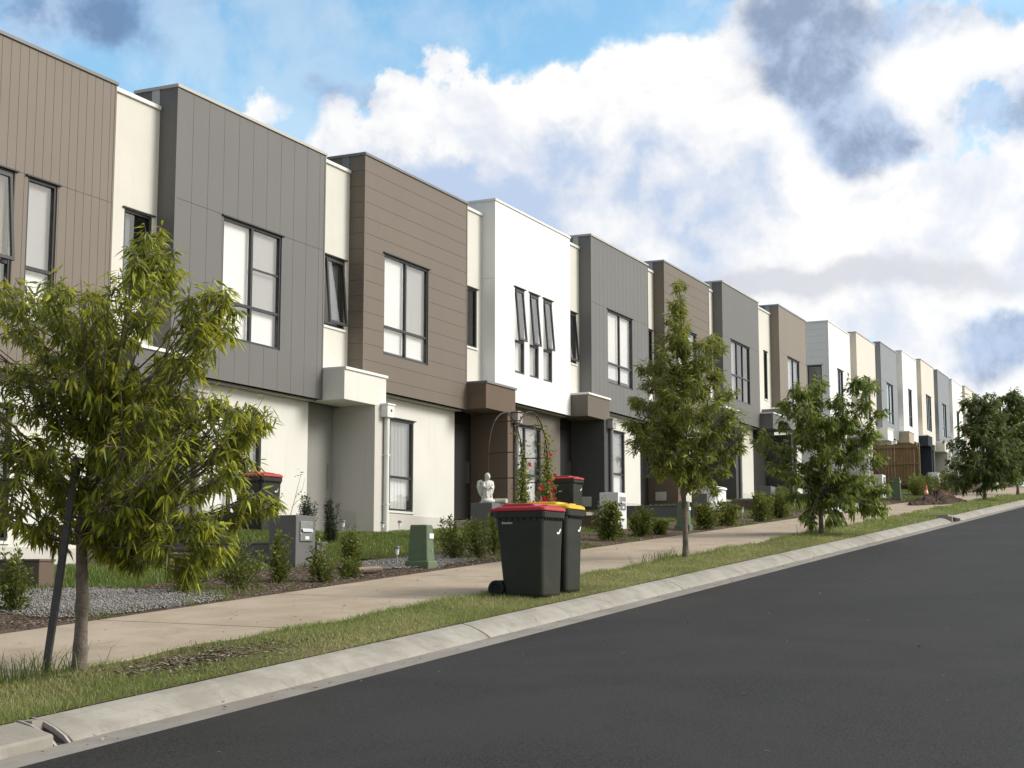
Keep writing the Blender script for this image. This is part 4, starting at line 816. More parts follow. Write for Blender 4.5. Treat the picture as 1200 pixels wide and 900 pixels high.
cabinet(68.2, 10.4, 'green cabinet beside the far leafy tree', .8, .9)

# --- solar stake lights
def solar(X, Y, h, label):
    s_ = empty('solar_light', (X, Y, gzf(X, Y)), label, 'garden light', 'solar stake lights in the lawn')
    a = MB(); a.cyl((0, 0), .007, -.1, h*.55, 8); a.build('stake', M['steel'], s_)
    b = MB(); b.cyl((0, 0), .022, h*.55, h*.85, 12, .03); b.build('lens', M['plastic_white'], s_)
    c = MB(); c.cyl((0, 0), .04, h*.851, h*.93, 14, .044); c.cyl((0, 0), .036, h*.931, h, 14, .03); c.build('cap', M['pipe_grey'], s_)
solar(18.72, 10.62, .26, 'solar light at the lawn edge left of the green cabinet')
solar(22.9, 14.1, .26, 'solar light in front of the porch wall vent')
solar(24.3, 14.1, .26, 'solar light at the foot of the white downpipe')
solar(26.0, 14.7, .26, 'solar light below the pale lower wall window')
solar(30.5, 10.75, .2, 'small white garden light left of the green cabinet behind the slender tree')
solar(35.9, 10.6, .3, 'black and white garden light at the path edge between shrubs')

# --- angel statue (one body, voxel-merged)
def ell(mb, c, r, n=14, m=9, rot=None):
    rings = []
    for i in range(1, m):
        t = math.pi*i/m; rings.append([(r[0]*math.sin(t)*math.cos(2*math.pi*k/n), r[1]*math.sin(t)*math.sin(2*math.pi*k/n), -r[2]*math.cos(t)) for k in range(n)])
    Mx = Matrix.Translation(c) @ (rot if rot else Matrix.Identity(4))
    mb.loft([[Mx @ Vector(p) for p in rg] for rg in rings])
def angel(X, Y, z):
    m = MB()
    m.loft([[(rx*math.cos(2*math.pi*k/16)*(1+.05*math.sin(5*2*math.pi*k/16)), ry*math.sin(2*math.pi*k/16)*(1+.05*math.sin(5*2*math.pi*k/16))+oy, zz) for k in range(16)]
            for rx, ry, zz, oy in ((.15, .13, 0, 0), (.155, .135, .03, 0), (.13, .115, .10, 0), (.105, .10, .2, 0), (.088, .082, .28, .01), (.098, .08, .36, .015), (.095, .07, .42, .02), (.05, .045, .455, .015), (.035, .035, .48, .0))])
    ell(m, (0, -.02, .535), (.055, .062, .07)); ell(m, (0, .012, .55), (.062, .06, .068)); ell(m, (0, -.08, .525), (.012, .016, .012))
    ell(m, (0, .045, .50), (.045, .035, .06))
    for s_ in (-1, 1):
        m.tube([(s_*.085, .01, .425), (s_*.115, -.04, .33), (s_*.06, -.11, .30), (s_*.012, -.12, .345)], [.034, .032, .028, .02], 8)
        m.tube([(s_*.012, -.118, .335), (s_*.008, -.125, .39)], [.018, .01], 6)
        m.tube([(s_*.05, .085, .36), (s_*.12, .11, .45), (s_*.165, .115, .43), (s_*.18, .11, .33), (s_*.15, .10, .22), (s_*.10, .09, .12)], [.03, .038, .042, .042, .034, .015], 8)
        m.tube([(s_*.06, .09, .40), (s_*.11, .10, .30), (s_*.10, .10, .2)], [.04, .05, .03], 8)
        m.tube([(s_*.05, -.10, .12), (s_*.055, -.06, .26)], [.025, .02], 6)
    ell(m, (0, -.09, .045), (.15, .08, .05))
    o = m.build('angel_statue', M['statue'], smooth=True, loc=(X, Y, z)); o.rotation_euler = (0, 0, R(-42)); o.scale = (.76, .85, .88)
    rm = o.modifiers.new('merge', 'REMESH'); rm.mode = 'VOXEL'; rm.voxel_size = .0085; rm.use_smooth_shade = True
    tag(o, 'white stone angel with folded wings praying on the grey pillar', 'statue')
angel(23.68, 11.62, gzf(23.6, 11.5)+.72)
# rolled paper lying on the pillar
mb = MB(); mb.tube([(-.02, -.12, .045), (.02, .16, .05)], .042, 12); mb.tube([(.0, .16, .05), (.015, .20, .02), (.03, .23, -.03)], [.03, .024, .02], 8)
tag(mb.build('rolled_paper', M['vent'], loc=(23.90, 11.46, gzf(23.6, 11.5)+.723)), 'rolled paper lying beside the angel on the pillar', 'paper roll')

# --- garden arch with climbing flowers
AX, AY, AW, AD, AH = 27.0, 12.65, 1.62, .58, 2.46
az = gzf(27.8, 12.9)
arch = empty('garden_arch', (AX, AY, az), 'rusty wire garden arch overgrown with red flowers on its right side', 'garden arch')
def hoop(t, y): # t 0..1 along the hoop
    hl = 1.62; r_ = AW/2; L1 = hl; L2 = math.pi*r_; L = 2*L1+L2; s_ = t*L
    if s_ < L1: return Vector((0, y, s_-.1))
    if s_ > L1+L2: return Vector((AW, y, hl-(s_-L1-L2)-.1))
    a = (s_-L1)/r_; return Vector((r_-r_*math.cos(a), y, hl-.1+(AH-hl+.1)*math.sin(a)))
for y in (0, AD):
    mb = MB(); mb.tube([hoop(k/40, y) for k in range(41)], .015, 6); mb.build('hoop', M['arch'], arch)
for k in (4, 8, 11.5, 16, 20, 24, 28.5, 32, 36):
    mb = MB(); mb.tube([hoop(k/40, 0), hoop(k/40, AD)], .011, 5); mb.build('rung', M['arch'], arch)
# the climber: stems, leaves, flowers on both right legs and the near bottom
cl = empty('climbing_plant', (AX+AW, AY, az), 'flowering climber with red trumpet blooms winding up the garden arch', 'climbing plant')
st = MB(); LP, LT, FL = [], [], []
for y in (0, AD):
    for q in range(4):
        ph = q*1.7; pts = []
        tmax = (.44, .37, .31, .26)[q] if y == 0 else (.38, .34, .28, .24)[q]
        for k in range(18):
            t = 1-k/17*tmax; p = hoop(t, y)+Vector((.05*math.cos(ph+k*.9), .05*math.sin(ph+k*.9), 0)); pts.append(p-Vector((AW, 0, 0)))
            nn = int(34*(1-k/19)**1.3)+4
            for _ in range(nn):
                LP.append(pts[-1]+Vector((random.gauss(0, .065), random.gauss(0, .065), random.gauss(0, .05)))*(1.25-.5*k/17)); LT.append((random.gauss(0, 1), random.gauss(0, 1), random.gauss(.25, .6)))
        st.tube(pts, .007, 5)
for _ in range(800):
    LP.append(Vector((random.uniform(-1.15, .15), random.gauss(.2, .18), abs(random.gauss(.05, .28))))); LT.append((random.gauss(0, 1), random.gauss(0, 1), random.gauss(.3, .6)))
st.build('stems', M['twig'], cl)
n = len(LP); T = unit(np.array(LT)); S = unit(np.cross(T, rng.normal(0, 1, (n, 3))))
leaf_mesh('foliage', np.array([tuple(p) for p in LP]), T, S, rng.uniform(.06, .11, n), rng.uniform(.03, .05, n), rng.uniform(0, .35, n), rng.beta(1.2, 3, n), M['leaf_mid'], cl)
for (x, y, zz, s_) in ((-.12, -.12, 1.62, .05), (.16, -.1, 1.2, .055), (-1.12, -.1, 1.35, .05), (-.05, -.14, .85, .06), (.1, -.12, .72, .055), (-.62, -.2, .62, .09), (-.48, -.2, .66, .085), (-.72, -.18, .9, .06), (.08, -.1, .45, .06), (-.85, -.15, .3, .07), (-1.3, -.05, .22, .06), (-.2, -.15, 1.05, .05), (.28, -.05, .98, .045), (-.55, -.16, .25, .05)):
    f = MB(); c = Vector((x, y, zz)); ax = Vector((-.55, -.75, .25)).normalized(); u = ax.cross(Vector((0, 0, 1))).normalized(); v = u.cross(ax)
    for k in range(5):
        a = 2*math.pi*k/5; d_ = u*math.cos(a)+v*math.sin(a); e_ = u*math.cos(a+1.57)+v*math.sin(a+1.57)
        f.add([c-ax*s_*.5, c+d_*s_*.55+e_*s_*.36, c+d_*s_*1.05+ax*s_*.05+e_*s_*.25, c+d_*s_*1.05+ax*s_*.0-e_*s_*.25, c+d_*s_*.55-e_*s_*.36], [(0, 1, 2, 3), (0, 3, 4)])
    f.tube([c-ax*s_*1.3, c-ax*s_*.4], [s_*.08, s_*.22], 6)
    f.build('flower', M['flower'], cl)

# --- trees
CR = np.array([.4266, -.9044, 0])      # across the view
CD = np.array([.9044, .4266, 0])
def limb_pts(a, b, sag=.12, n=6):
    a, b = Vector(a), Vector(b); h = (b-a); m = a+Vector((h.x*.55, h.y*.55, h.z*.35-sag*.3)); out = []
    for k in range(n+1):
        t = k/n; out.append(a*(1-t)**2+m*2*t*(1-t)+b*t*t)
    return out
def make_tree(name, base, label, trunk, clumps, leaf, mat, twigs=7, lpt=13, r0=.05, droop=(.2, .6), cat='tree', group=None, tw=(.16, .34), down=.55, youngt=.3):
    t = empty(name, base, label, cat, group)
    tb = MB(); tp = [Vector(p) for p in trunk]; nt_ = len(tp)
    pts = []
    for i in range(nt_-1):
        for k in range(9): pts.append(tp[i].lerp(tp[i+1], k/9))
    pts.append(tp[-1]); H = tp[-1].z
    rad = [max(.006, r0*(1-.86*max(0, p.z)/H)*(1+.35*math.exp(-max(0, p.z)/.06))*random.uniform(.93, 1.06)*(1.16 if random.random() < .12 else 1)) for p in pts]
    tb.tube(pts, rad, 10)
    LP, LT, TN = [], [], []
    for (c, r_, dens) in clumps:
        c = Vector(c); hd = math.hypot(c.x, c.y)
        za = max(.3*H, min(H*.93, c.z-hd*random.uniform(.45, .8)-.05)); 
        i = min(range(len(pts)), key=lambda k: abs(pts[k].z-za)); a = pts[i]
        lp_ = limb_pts(a, c); L = (c-a).length
        tb.tube(lp_, [max(.003, min(rad[i]*.4, .0035+.0055*L))*(1-.75*k/6) for k in range(7)], 6)
        nt2 = max(3, int(twigs*dens))
        for q in range(nt2):
            k = random.randint(2, 6); p0 = lp_[k]
            d = Vector((random.gauss(0, 1), random.gauss(0, 1), random.gauss(.15, .6))).normalized()
            tip = c+d*r_*random.uniform(.55, 1.05) if k > 3 else p0+d*r_*random.uniform(.4, .8)
            if (tip-p0).length < .03: continue
            tw_ = limb_pts(p0, tip, .05, 4); tb.tube(tw_, [.0045, .004, .0035, .003, .0018], 4, False)
            dirn = (tip-p0).normalized()
            for m_ in range(lpt):
                f = (m_+.5)/lpt; f = .25+.8*f; j = min(3, int(min(f, .999)*4)); pp = tw_[j].lerp(tw_[j+1], min(f, 1)*4-j)
                out = Vector((random.gauss(0, 1), random.gauss(0, 1), random.gauss(0, .5))).normalized()
                dd = dirn*.55+out*.75+Vector((0, 0, -down))
                LP.append(tuple(pp+out*.01)); LT.append(tuple(dd)); TN.append((.5+.5*random.random() if m_ > lpt*.55 else .25*random.random()) * (1 if random.random() < youngt else .28))
    tb.build('trunk', M['bark'], t, smooth=True)
    P = np.array(LP); n = len(P); T = unit(np.array(LT)); S = unit(np.cross(T, np.array([0, 0, 1.])+rng.normal(0, .45, (n, 3))))
    leaf_mesh('crown', P, T, S, rng.uniform(leaf[0], leaf[1], n), rng.uniform(leaf[2], leaf[3], n), rng.uniform(droop[0], droop[1], n), np.array(TN), M[mat], t)
    return t, n
tot = 0
# nearest tree: clump centres as offsets (across, up) in metres with a free depth
b1 = (8.43, 7.36, gzf(8.43, 7.36))
cl = lambda L: [((x, y, z), r_, d_) for x, y, z, r_, d_ in L]
t1, n = make_tree('street_tree', b1, 'large leafy young tree on the left with drooping narrow leaves and a leaning stake', [(0, 0, -.1), (.01, .0, .5), (-.01, .02, 1.0), (.02, -.06, 1.6), (CL1[0][0]*.45, CL1[0][1]*.45, 2.2), (CL1[0][0]*.9, CL1[0][1]*.9, CL1[0][2]-.12)], cl(CL1), (.066, .108, .015, .025), 'leaf_tree', twigs=10, lpt=15, r0=.052, droop=(.1, .6), group='young trees along the verge', down=.58, youngt=.6); tot += n
# slender tree
def cone_clumps(H, prof, n, seed, rmin=.16, rmax=.26, dens=.9):
    rr = random.Random(seed); out = []
    zs = [p[0] for p in prof]; ws = [p[1] for p in prof]
    wsum = []
    for k in range(n):
        while True:
            z = rr.uniform(zs[0], zs[-1]); w = float(np.interp(z, zs, ws))
            if rr.random() < (w+.12)/(max(ws)+.12): break
        a = rr.uniform(0, 6.28); q = math.sqrt(rr.uniform(.05, 1)); w *= rr.uniform(.85, 1.08)
        out.append(((w*q*math.cos(a), w*q*math.sin(a), z), rr.uniform(rmin, rmax)*min(1, .5+w), dens))
    return out
b2 = (21.55, 7.25, gzf(21.55, 7.25))
t2, n = make_tree('street_tree', b2, 'slender young tree with a pointed crown and bare lower trunk', [(0, 0, -.1), (-.03, 0, .6), (-.06, .02, 1.3), (-.04, 0, 2.2), (-.02, 0, 3.2), (-.08, .02, 4.15)],
    cl(CL2), (.08, .135, .018, .028), 'leaf_mid', twigs=10, lpt=15, r0=.048, droop=(.1, .5), group='young trees along the verge', down=.3, youngt=.35); tot += n
b3 = (29.3, 7.05, gzf(29.3, 7.05))
t3, n = make_tree('street_tree', b3, 'bushy round tree with light green top and branches hanging to the grass', [(0, 0, -.1), (.0, .02, .6), (.03, 0, 1.2), (.0, .05, 2.0), (.02, 0, 2.9)],
    cl(CL3), (.09, .15, .028, .045), 'leaf_light', twigs=11, lpt=15, r0=.05, droop=(.1, .6), group='young trees along the verge', down=.58, youngt=.6); tot += n
b4 = (54.0, 7.25, gzf(54.0, 7.25))
t4, n = make_tree('street_tree', b4, 'dark dense tree beside the soil mound at the far right', [(0, 0, -.1), (.0, .0, .6), (.05, 0, 1.5), (.0, 0, 2.6), (.0, 0, 3.6)],
    cone_clumps(3.75, [(.25, .7), (.7, 1.2), (1.5, 1.5), (2.3, 1.3), (3.0, .9), (3.8, .35)], 150, 12, .26, .42), (.14, .22, .05, .075), 'leaf_far', twigs=6, lpt=11, r0=.06, group='young trees along the verge', down=.4, youngt=.2); tot += n
b5 = (64.5, 7.35, gzf(64.5, 7.35))
t5, n = make_tree('street_tree', b5, 'dark dense tree farthest up the verge, cut by the right edge', [(0, 0, -.1), (.0, .0, .8), (.05, 0, 1.6), (.0, 0, 2.8), (.0, 0, 4.0)],
    cone_clumps(4.3, [(.8, .6), (1.3, 1.3), (2.1, 1.6), (2.9, 1.45), (3.6, 1.0), (4.3, .4)], 130, 15, .26, .42), (.16, .25, .06, .09), 'leaf_far', twigs=6, lpt=10, r0=.06, group='young trees along the verge', down=.4, youngt=.2); tot += n
make_tree('street_tree', (82.0, 7.5, gzf(82, 7.5)), 'distant dark tree glimpsed behind the farthest verge tree at the right edge', [(0, 0, -.1), (.0, .0, .8), (.05, 0, 1.6), (.0, 0, 2.8), (.0, 0, 4.2)],
    cone_clumps(4.5, [(.7, .7), (1.3, 1.5), (2.1, 1.9), (2.9, 1.7), (3.6, 1.1), (4.4, .4)], 90, 25, .32, .5), (.2, .3, .08, .12), 'leaf_far', twigs=5, lpt=9, r0=.07, group='young trees along the verge', down=.4, youngt=.2)
print('tree leaves', tot)
# the stake tied to the nearest tree
pa, pb = Vector((8.40, 7.55, gzf(8.4, 7.55)-.3)), None
mb = MB(); a = Vector((0, 0, -.2)); 
ac = CR*.215; a0 = Vector((-.14, .02, -.1)); b0 = Vector((a0.x+ac[0]-.12, a0.y+ac[1]-.06, 1.50))
dv = (b0-a0).normalized(); sx = Vector(CR).normalized(); sx = (sx-dv*sx.dot(dv)).normalized(); sy = dv.cross(sx)
mb.loft([[p+sx*.0235*i+sy*.0235*j for i, j in ((-1, -1), (1, -1), (1, 1), (-1, 1))] for p in (a0, b0)])
tag(mb.build('tree_stake', M['stake'], bevel=.004, loc=(8.28, 7.40, gzf(8.28, 7.4))), 'dark grey timber stake leaning against the nearest tree', 'stake')

# --- shrubs
def make_shrub(name, X, Y, h, w, label, mat='leaf_shrub', ns=9, seed=0, leaf=(.028, .048, .014, .022), upright=.75, cat='shrub', group='small shrubs in the garden strip', dens=1., yt=.5, z=None):
    rr = random.Random(seed); s_ = empty(name, (X, Y, gzf(X, Y) if z is None else z), label, cat, group)
    tb = MB(); LP, LT, TN = [], [], []
    for k in range(ns):
        a = rr.uniform(0, 6.28); q = rr.uniform(.2, 1)*w/2; hh = h*rr.uniform(.62, 1.0)*(1-.25*(q/(w/2))**2)
        tip = Vector((q*math.cos(a), q*math.sin(a), hh)); ps = limb_pts((tip.x*.12, tip.y*.12, -.03), tip, -.3*(1-upright), 8)
        tb.tube(ps, [.008*(1-.8*i/8)+.0015 for i in range(9)], 5)
        nl = int(150*hh/.6*dens)
        for m_ in range(nl):
            f = .12+.88*(m_+rr.random())/nl; j = min(7, int(f*8)); p = ps[j].lerp(ps[j+1], min(1, f*8-j))
            ex = w*.16*(1.15-f)+.012
            out = Vector((rr.gauss(0, 1), rr.gauss(0, 1), rr.gauss(.3, .6))).normalized()
            LP.append(tuple(p+out*rr.random()*ex*1.7)); LT.append(tuple(out*.8+Vector((0, 0, .45)))); TN.append((f**2*rr.random()*1.1 if rr.random() < yt else rr.random()*.25))
    tb.build('stems', M['twig'], s_, smooth=True)
    n = len(LP); T = unit(np.array(LT)); S = unit(np.cross(T, rng.normal(0, 1, (n, 3))))
    leaf_mesh('foliage', np.array(LP), T, S, rng.uniform(leaf[0], leaf[1], n), rng.uniform(leaf[2], leaf[3], n), rng.uniform(0, .25, n), np.array(TN), M[mat], s_)
    return s_
SH = [(16.45, 10.0, .26, .42, 'low sprawling plant on the mulch before the timber offcut'), (22.5, 10.0, .34, .6, 'low plant in the bed just behind the yellow lidded bin'), (11.35, 10.75, .60, .42, 'small shrub cut by the left edge in front of the brown wall'), (13.75, 10.5, .66, .85, 'low dark shrub under the right branches of the nearest tree'),
      (14.45, 10.30, .60, .62, 'low shrub left of the pair before the grey letterbox pillar'), (15.40, 10.36, .66, .36, 'upright shrub covering the left face of the grey letterbox pillar'), (15.85, 10.05, .62, .40, 'upright shrub covering the right face of the grey letterbox pillar'),
      (17.15, 10.42, .62, .34, 'narrow upright shrub between the grey letterbox pillar and the lawn'), (20.0, 10.35, .70, .50, 'shrub immediately right of the nearest green cabinet'),
      (20.7, 10.32, .74, .46, 'middle shrub of the group below the angel pillar'), (21.35, 10.35, .78, .50, 'shrub below the angel pillar, closest to the kerbside bins'),
      (26.0, 10.20, .78, .60, 'tall shrub with pale leaves before the white letterbox pillar'), (27.3, 10.10, .62, .55, 'wide shrub right of the white letterbox pillar'), (28.2, 10.05, .42, .40, 'small shrub near the slender tree, lowest of its row'),
      (30.9, 9.95, .74, .62, 'bushy shrub right of the slender trunk before a grey pillar'), (32.5, 9.95, .70, .62, 'bushy shrub farther along, beside the black garden light'),
      (35.2, 9.95, .72, .75, 'yellowish shrub below the grey pillar left of the bushy tree'), (37.0, 9.95, .80, .85, 'yellowish shrub partly covered by the bushy tree'),
      (58.5, 10.3, .95, 1.1, 'yellow green shrub left of the orange cone'), (60.6, 10.4, 1.0, 1.2, 'taller yellow green shrub in front of the timber fence'), (66.5, 10.6, 1.0, 1.3, 'dark shrub between the white pillar and the far cabinet'), (70.5, 10.4, .9, 1.1, 'dark shrub under the far leafy tree')]
for k, (x, y, h, w, lb) in enumerate(SH):
    big = x > 25; rs = random.Random(900+k); h *= rs.uniform(.8, 1.12); w *= rs.uniform(.8, 1.15)
    make_shrub('garden_shrub', x, y, h, w, lb, 'leaf_shrub', 9 if not big else 13, 100+k, (.036, .06, .018, .028) if not big else (.055, .09, .030, .046), dens=1.0 if not big else .8, yt=.6 if x > 30 else .5)
make_shrub('tall_shrub', 90.0, 10.4, 3.2, 3.6, 'tall dark bush at the crest glimpsed under the farthest verge tree', 'leaf_far', 26, 777, (.12, .2, .07, .1), .7, 'bush', None, .35, .3)
make_shrub('pale_shrub', 26.1, 10.32, .88, .5, 'pale variegated sprays rising over the white pillar shrub', 'leaf_pale', 7, 300, (.035, .06, .016, .026), dens=.6)
for k, (dx, h) in enumerate(((0, .86), (.42, .80))):
    make_shrub('dwarf_conifer', 20.1+dx*.9, 13.05-dx*.55, h*.92, .34, ['taller dark dwarf conifer rising behind the grey letterbox pillar', 'shorter dark dwarf conifer by the porch wall'][k], 'leaf_conifer', 14, 400+k, (.025, .045, .010, .016), .95, 'conifer', 'dwarf conifers', 1.3, .2)
# bare seedling stalks behind the pillar
dp = MB(); pts0 = [(0, 0, 0), (.02, 0, .35), (.10, -.05, .7), (.17, -.1, 1.05)]
dp.tube(pts0, [.008, .007, .005, .003], 5); dp.tube([(.02, 0, .35), (-.08, .06, .55), (-.12, .1, .72)], [.005, .004, .003], 5); dp.tube([(.06, -.02, .55), (.15, -.06, .66), (.26, -.12, .72)], [.005, .004, .002], 5); dp.tube([(.10, -.05, .7), (.2, -.12, .85), (.22, -.14, 1.0)], [.004, .003, .002], 5)
sk = empty('bare_plant', (19.35, 12.9, gzf(19.35, 12.9)), 'nearly bare spindly plant rising above the grey letterbox pillar', 'plant'); dp.build('stems', M['timber_old'], sk)
n = 46; ii = rng.integers(0, 3, n); base = np.array([(.17, -.1, 1.05), (-.12, .1, .72), (.24, -.12, .75)])[ii]+rng.normal(0, .04, (n, 3)); T = unit(rng.normal(0, 1, (n, 3))); S = unit(np.cross(T, rng.normal(0, 1, (n, 3))))
leaf_mesh('foliage', base, T, S, rng.uniform(.03, .06, n), rng.uniform(.01, .02, n), np.zeros(n), rng.uniform(.2, 1, n), M['leaf_shrub'], sk)

# --- timber fence between the far houses
fx, fy0, fy1 = 70.7, 12.35, 15.9; fz = gzf(fx, 12.4)
fe = empty('timber_fence', (fx, fy0, fz), 'brown timber paling fence between the far houses', 'fence')
pl = MB(); y = .10; k = 0
while y < fy1-fy0:
    w = .14; pl.box(0, .018+.004*(k % 2), y, y+w, .25, 2.18-.02*((k*7) % 3)); y += w+.010; k += 1
pl.build('palings', M['fence'], fe)
for zz in (.42, 1.20, 1.98):
    r_ = MB(); r_.box(-.05, -.001, .08, fy1-fy0, zz, zz+.085); r_.build('rail', M['fence_post'], fe, bevel=.004)
for yy in (-.02, 1.8, 3.4):
    r_ = MB(); r_.box(-.055, .05, yy, yy+.095, -.4, 2.2); r_.build('post', M['fence_post'], fe, bevel=.004)
r_ = MB(); r_.box(-.02, .02, .08, fy1-fy0, -.3, .249); r_.build('retaining_board', M['soil'], fe)

# --- soil mound, cone, white sheet, white planter, old timber, drains
def mound(X, Y, rx, ry, h, mat, name, label, cat, seed):
    n, m = 46, 14; r_ = np.random.default_rng(seed); V = []; F = []
    for i in range(m+1):
        q = i/m
        for j in range(n):
            a = 2*math.pi*j/n; w = 1+.14*math.sin(2*a+seed)+.08*math.sin(5*a); x = rx*q*w*math.cos(a); y_ = ry*q*w*math.sin(a)
            zz = h*(1-q**1.25)*(1+.25*math.sin(x*4+1)*math.cos(y_*5))+r_.normal(0, .035)*(1 if 0 < q < 1 else .2)-(.05 if i == m else 0)
            V.append((x, y_, zz+float(gz(X+x, Y+y_))-gzf(X, Y)))
    for i in range(m):
        for j in range(n): F.append((i*n+j, i*n+(j+1) % n, (i+1)*n+(j+1) % n, (i+1)*n+j))
    mb = MB(); mb.add(V, F); o = mb.build(name, M[mat], loc=(X, Y, gzf(X, Y))); return tag(o, label, cat)
mound(51.2, 8.45, 2.5, .8, .33, 'soil', 'soil_mound', 'heap of dark soil dumped across the footpath', 'soil heap', 3)
mound(62.5, 10.2, 4.0, .55, .20, 'mulch_red', 'mulch_bed', 'reddish mulch spread around the far shrubs', 'mulch', 5)
cn = empty('traffic_cone', (57.0, 9.75, gzf(57, 9.75)), 'orange traffic cone behind the soil heap', 'traffic cone')
mb = MB(); mb.box(-.20, .20, -.20, .20, 0, .04); mb.cyl((0, 0), .15, .041, .30, 18, .095); mb.cyl((0, 0), .06, .46, .72, 18, .03); mb.build('body', M['cone'], cn)
mb = MB(); mb.cyl((0, 0), .096, .301, .459, 18, .061); mb.build('reflective_band', M['white_mark'], cn); cn.scale = (.75, .75, .72)
xs_ = np.linspace(0, 5.2, 40); ys_ = np.linspace(0, .8, 7); V = []; F = []
r_ = np.random.default_rng(8)
for i, x in enumerate(xs_):
    for j, y_ in enumerate(ys_):
        V.append((x, y_+.08*math.sin(x*2), float(gz(40.6+x, 9.15+y_))+.03+.05*abs(math.sin(x*3.1+y_*4))+(.10 if j == 6 else 0)*abs(math.sin(x*2.2))+r_.uniform(0, .03)))
for i in range(39):
    for j in range(6): a = i*7+j; F.append((a, a+7, a+8, a+1))
mb = MB(); mb.add(V, F); so = mb.build('plastic_sheet', M['plastic_white'], loc=(40.6, 9.15, 0)); sm = so.modifiers.new('thick', 'SOLIDIFY'); sm.thickness = .012
tag(so, 'crumpled white plastic sheet along the footpath edge behind the bushy tree', 'plastic sheet')
bx_ = MB(); bx_.loft([rrect(0, 0, 1.1, .62, .12, -.1), rrect(0, 0, 1.1, .62, .12, .62), rrect(0, 0, 1.02, .54, .10, .66)]); 
wb = empty('storage_box', (41.9, 13.3, gzf(41.9, 13.3)), 'white rounded storage box on the lawn right of the slender tree', 'storage box'); bx_.build('body', M['plastic_white'], wb, bevel=.01)
mb = MB(); mb.loft([rrect(0, 0, 1.16, .68, .12, .661), rrect(0, 0, 1.14, .66, .12, .72), rrect(0, 0, 1.0, .5, .10, .745)]); mb.build('lid', M['plastic_white'], wb, bevel=.006)
mb = MB(); mb.box(0, .42, 0, .15, 0, .03); tb_ = mb.build('timber_offcut', M['timber_old'], bevel=.004, loc=(17.0, 10.32, gzf(17.2, 10.3)+.02)); tb_.rotation_euler = (R(8), R(-3), R(-42))
tag(tb_, 'flat timber offcut lying on the mulch beside the small gravel patch', 'timber offcut')
# near drain: two curved steel rims around a dark kerb opening
dr = empty('kerb_drain', (6.90, 6.12, rzf(6.90)), 'open kerb drain with worn steel rims at the bottom left', 'drain')
prof = [(0, -.012), (.04, .026), (.12, .070), (.20, .101), (.26, .116), (.29, .120)]
for x in (-.069, .046):
    mb = MB(); mb.loft([[(x+e, y_, z_+o+G*x) for (y_, z_) in prof for o in (0,)]+[(x+e, y_, z_-.03+G*x) for (y_, z_) in reversed(prof)] for e in (0, .022)]); mb.build('rim', M['pipe_pink'], dr)
mb = MB(); mb.loft([[(x, y_, z_-(.012, .04, .08, .10, .06, .03)[k_]) for k_, (y_, z_) in enumerate(prof)]+[(x, .29, -.2), (x, 0, -.2)] for x in (-.046, .045)]); mb.build('throat', M['soil'], dr)
mb = MB(); mb.box(-.045, .044, .20, .29, .06, .114); mb.build('hood', M['kerb'], dr)
dr2 = empty('kerb_drain', (40.15, 6.12, rzf(40.15)), 'wide drain inlet in the kerb at the far right with a concrete lintel', 'drain')
mb = MB(); mb.box(-.70, .70, .10, .60, .10, .15); mb.build('lintel', M['kerb'], dr2, bevel=.01)
mb = MB(); mb.box(-.62, .62, .20, .34, -.3, .099); mb.build('throat', M['rubber'], dr2)
for s_ in (-1, 1):
    mb = MB(); mb.box(s_*.66-.05, s_*.66+.05, .005, .34, -.2, .099); mb.build('side_wall', M['kerb'], dr2, bevel=.01)
mb = MB(); mb.box(-.60, .60, .02, .19, -.2, -.03); mb.build('apron', M['gutter'], dr2)

CAMR = [[0.425743, -0.113873, 0.89765], [-0.904844, -0.053579, 0.422358], [0.0, 0.992049, 0.125849]]
SUN_E = 1.9
EXPO = 0.68
SKY_STR = .106
SKY_TINT = (1.05, 1.42, 1.38)
CGR = (3.7, 3.85, 4.3)
HAZE = (3.2, 4.5, 5.5)
CSH = (3.1, 3.8, 5.0); CW1 = (4.4, 4.7, 5.3); CW2 = (6.1, 6.05, 5.95)
CD1 = (1.0, 1.6, 2.7); CD2 = (2.6, 3.4, 4.8)
GLOW = (17., 16., 14.)
GROUND = (.9, .85, .75)
# ------------------------------------------------------------------ camera, light, sky
Rm = np.array(CAMR)
cam = bpy.data.cameras.new('camera'); cam.sensor_width = 36; cam.lens = 1750/1200*36; cam.clip_start = .1; cam.clip_end = 3000
co = bpy.data.objects.new('camera', cam); col.objects.link(co)
mw = Matrix.Identity(4)
for i in range(3):
    mw[i][0] = Rm[i][0]; mw[i][1] = Rm[i][1]; mw[i][2] = -Rm[i][2]
co.matrix_world = mw; sc.camera = co

SUN_AZ, SUN_EL = R(-66), R(31)      # azimuth from +X towards +Y
sd = Vector((math.cos(SUN_AZ)*math.cos(SUN_EL), math.sin(SUN_AZ)*math.cos(SUN_EL), math.sin(SUN_EL)))
sl = bpy.data.lights.new('sun', 'SUN'); sl.energy = SUN_E; sl.angle = R(22); sl.color = (1, .968, .92)
so = bpy.data.objects.new('sun', sl); col.objects.link(so); so.rotation_euler = sd.to_track_quat('Z', 'Y').to_euler()

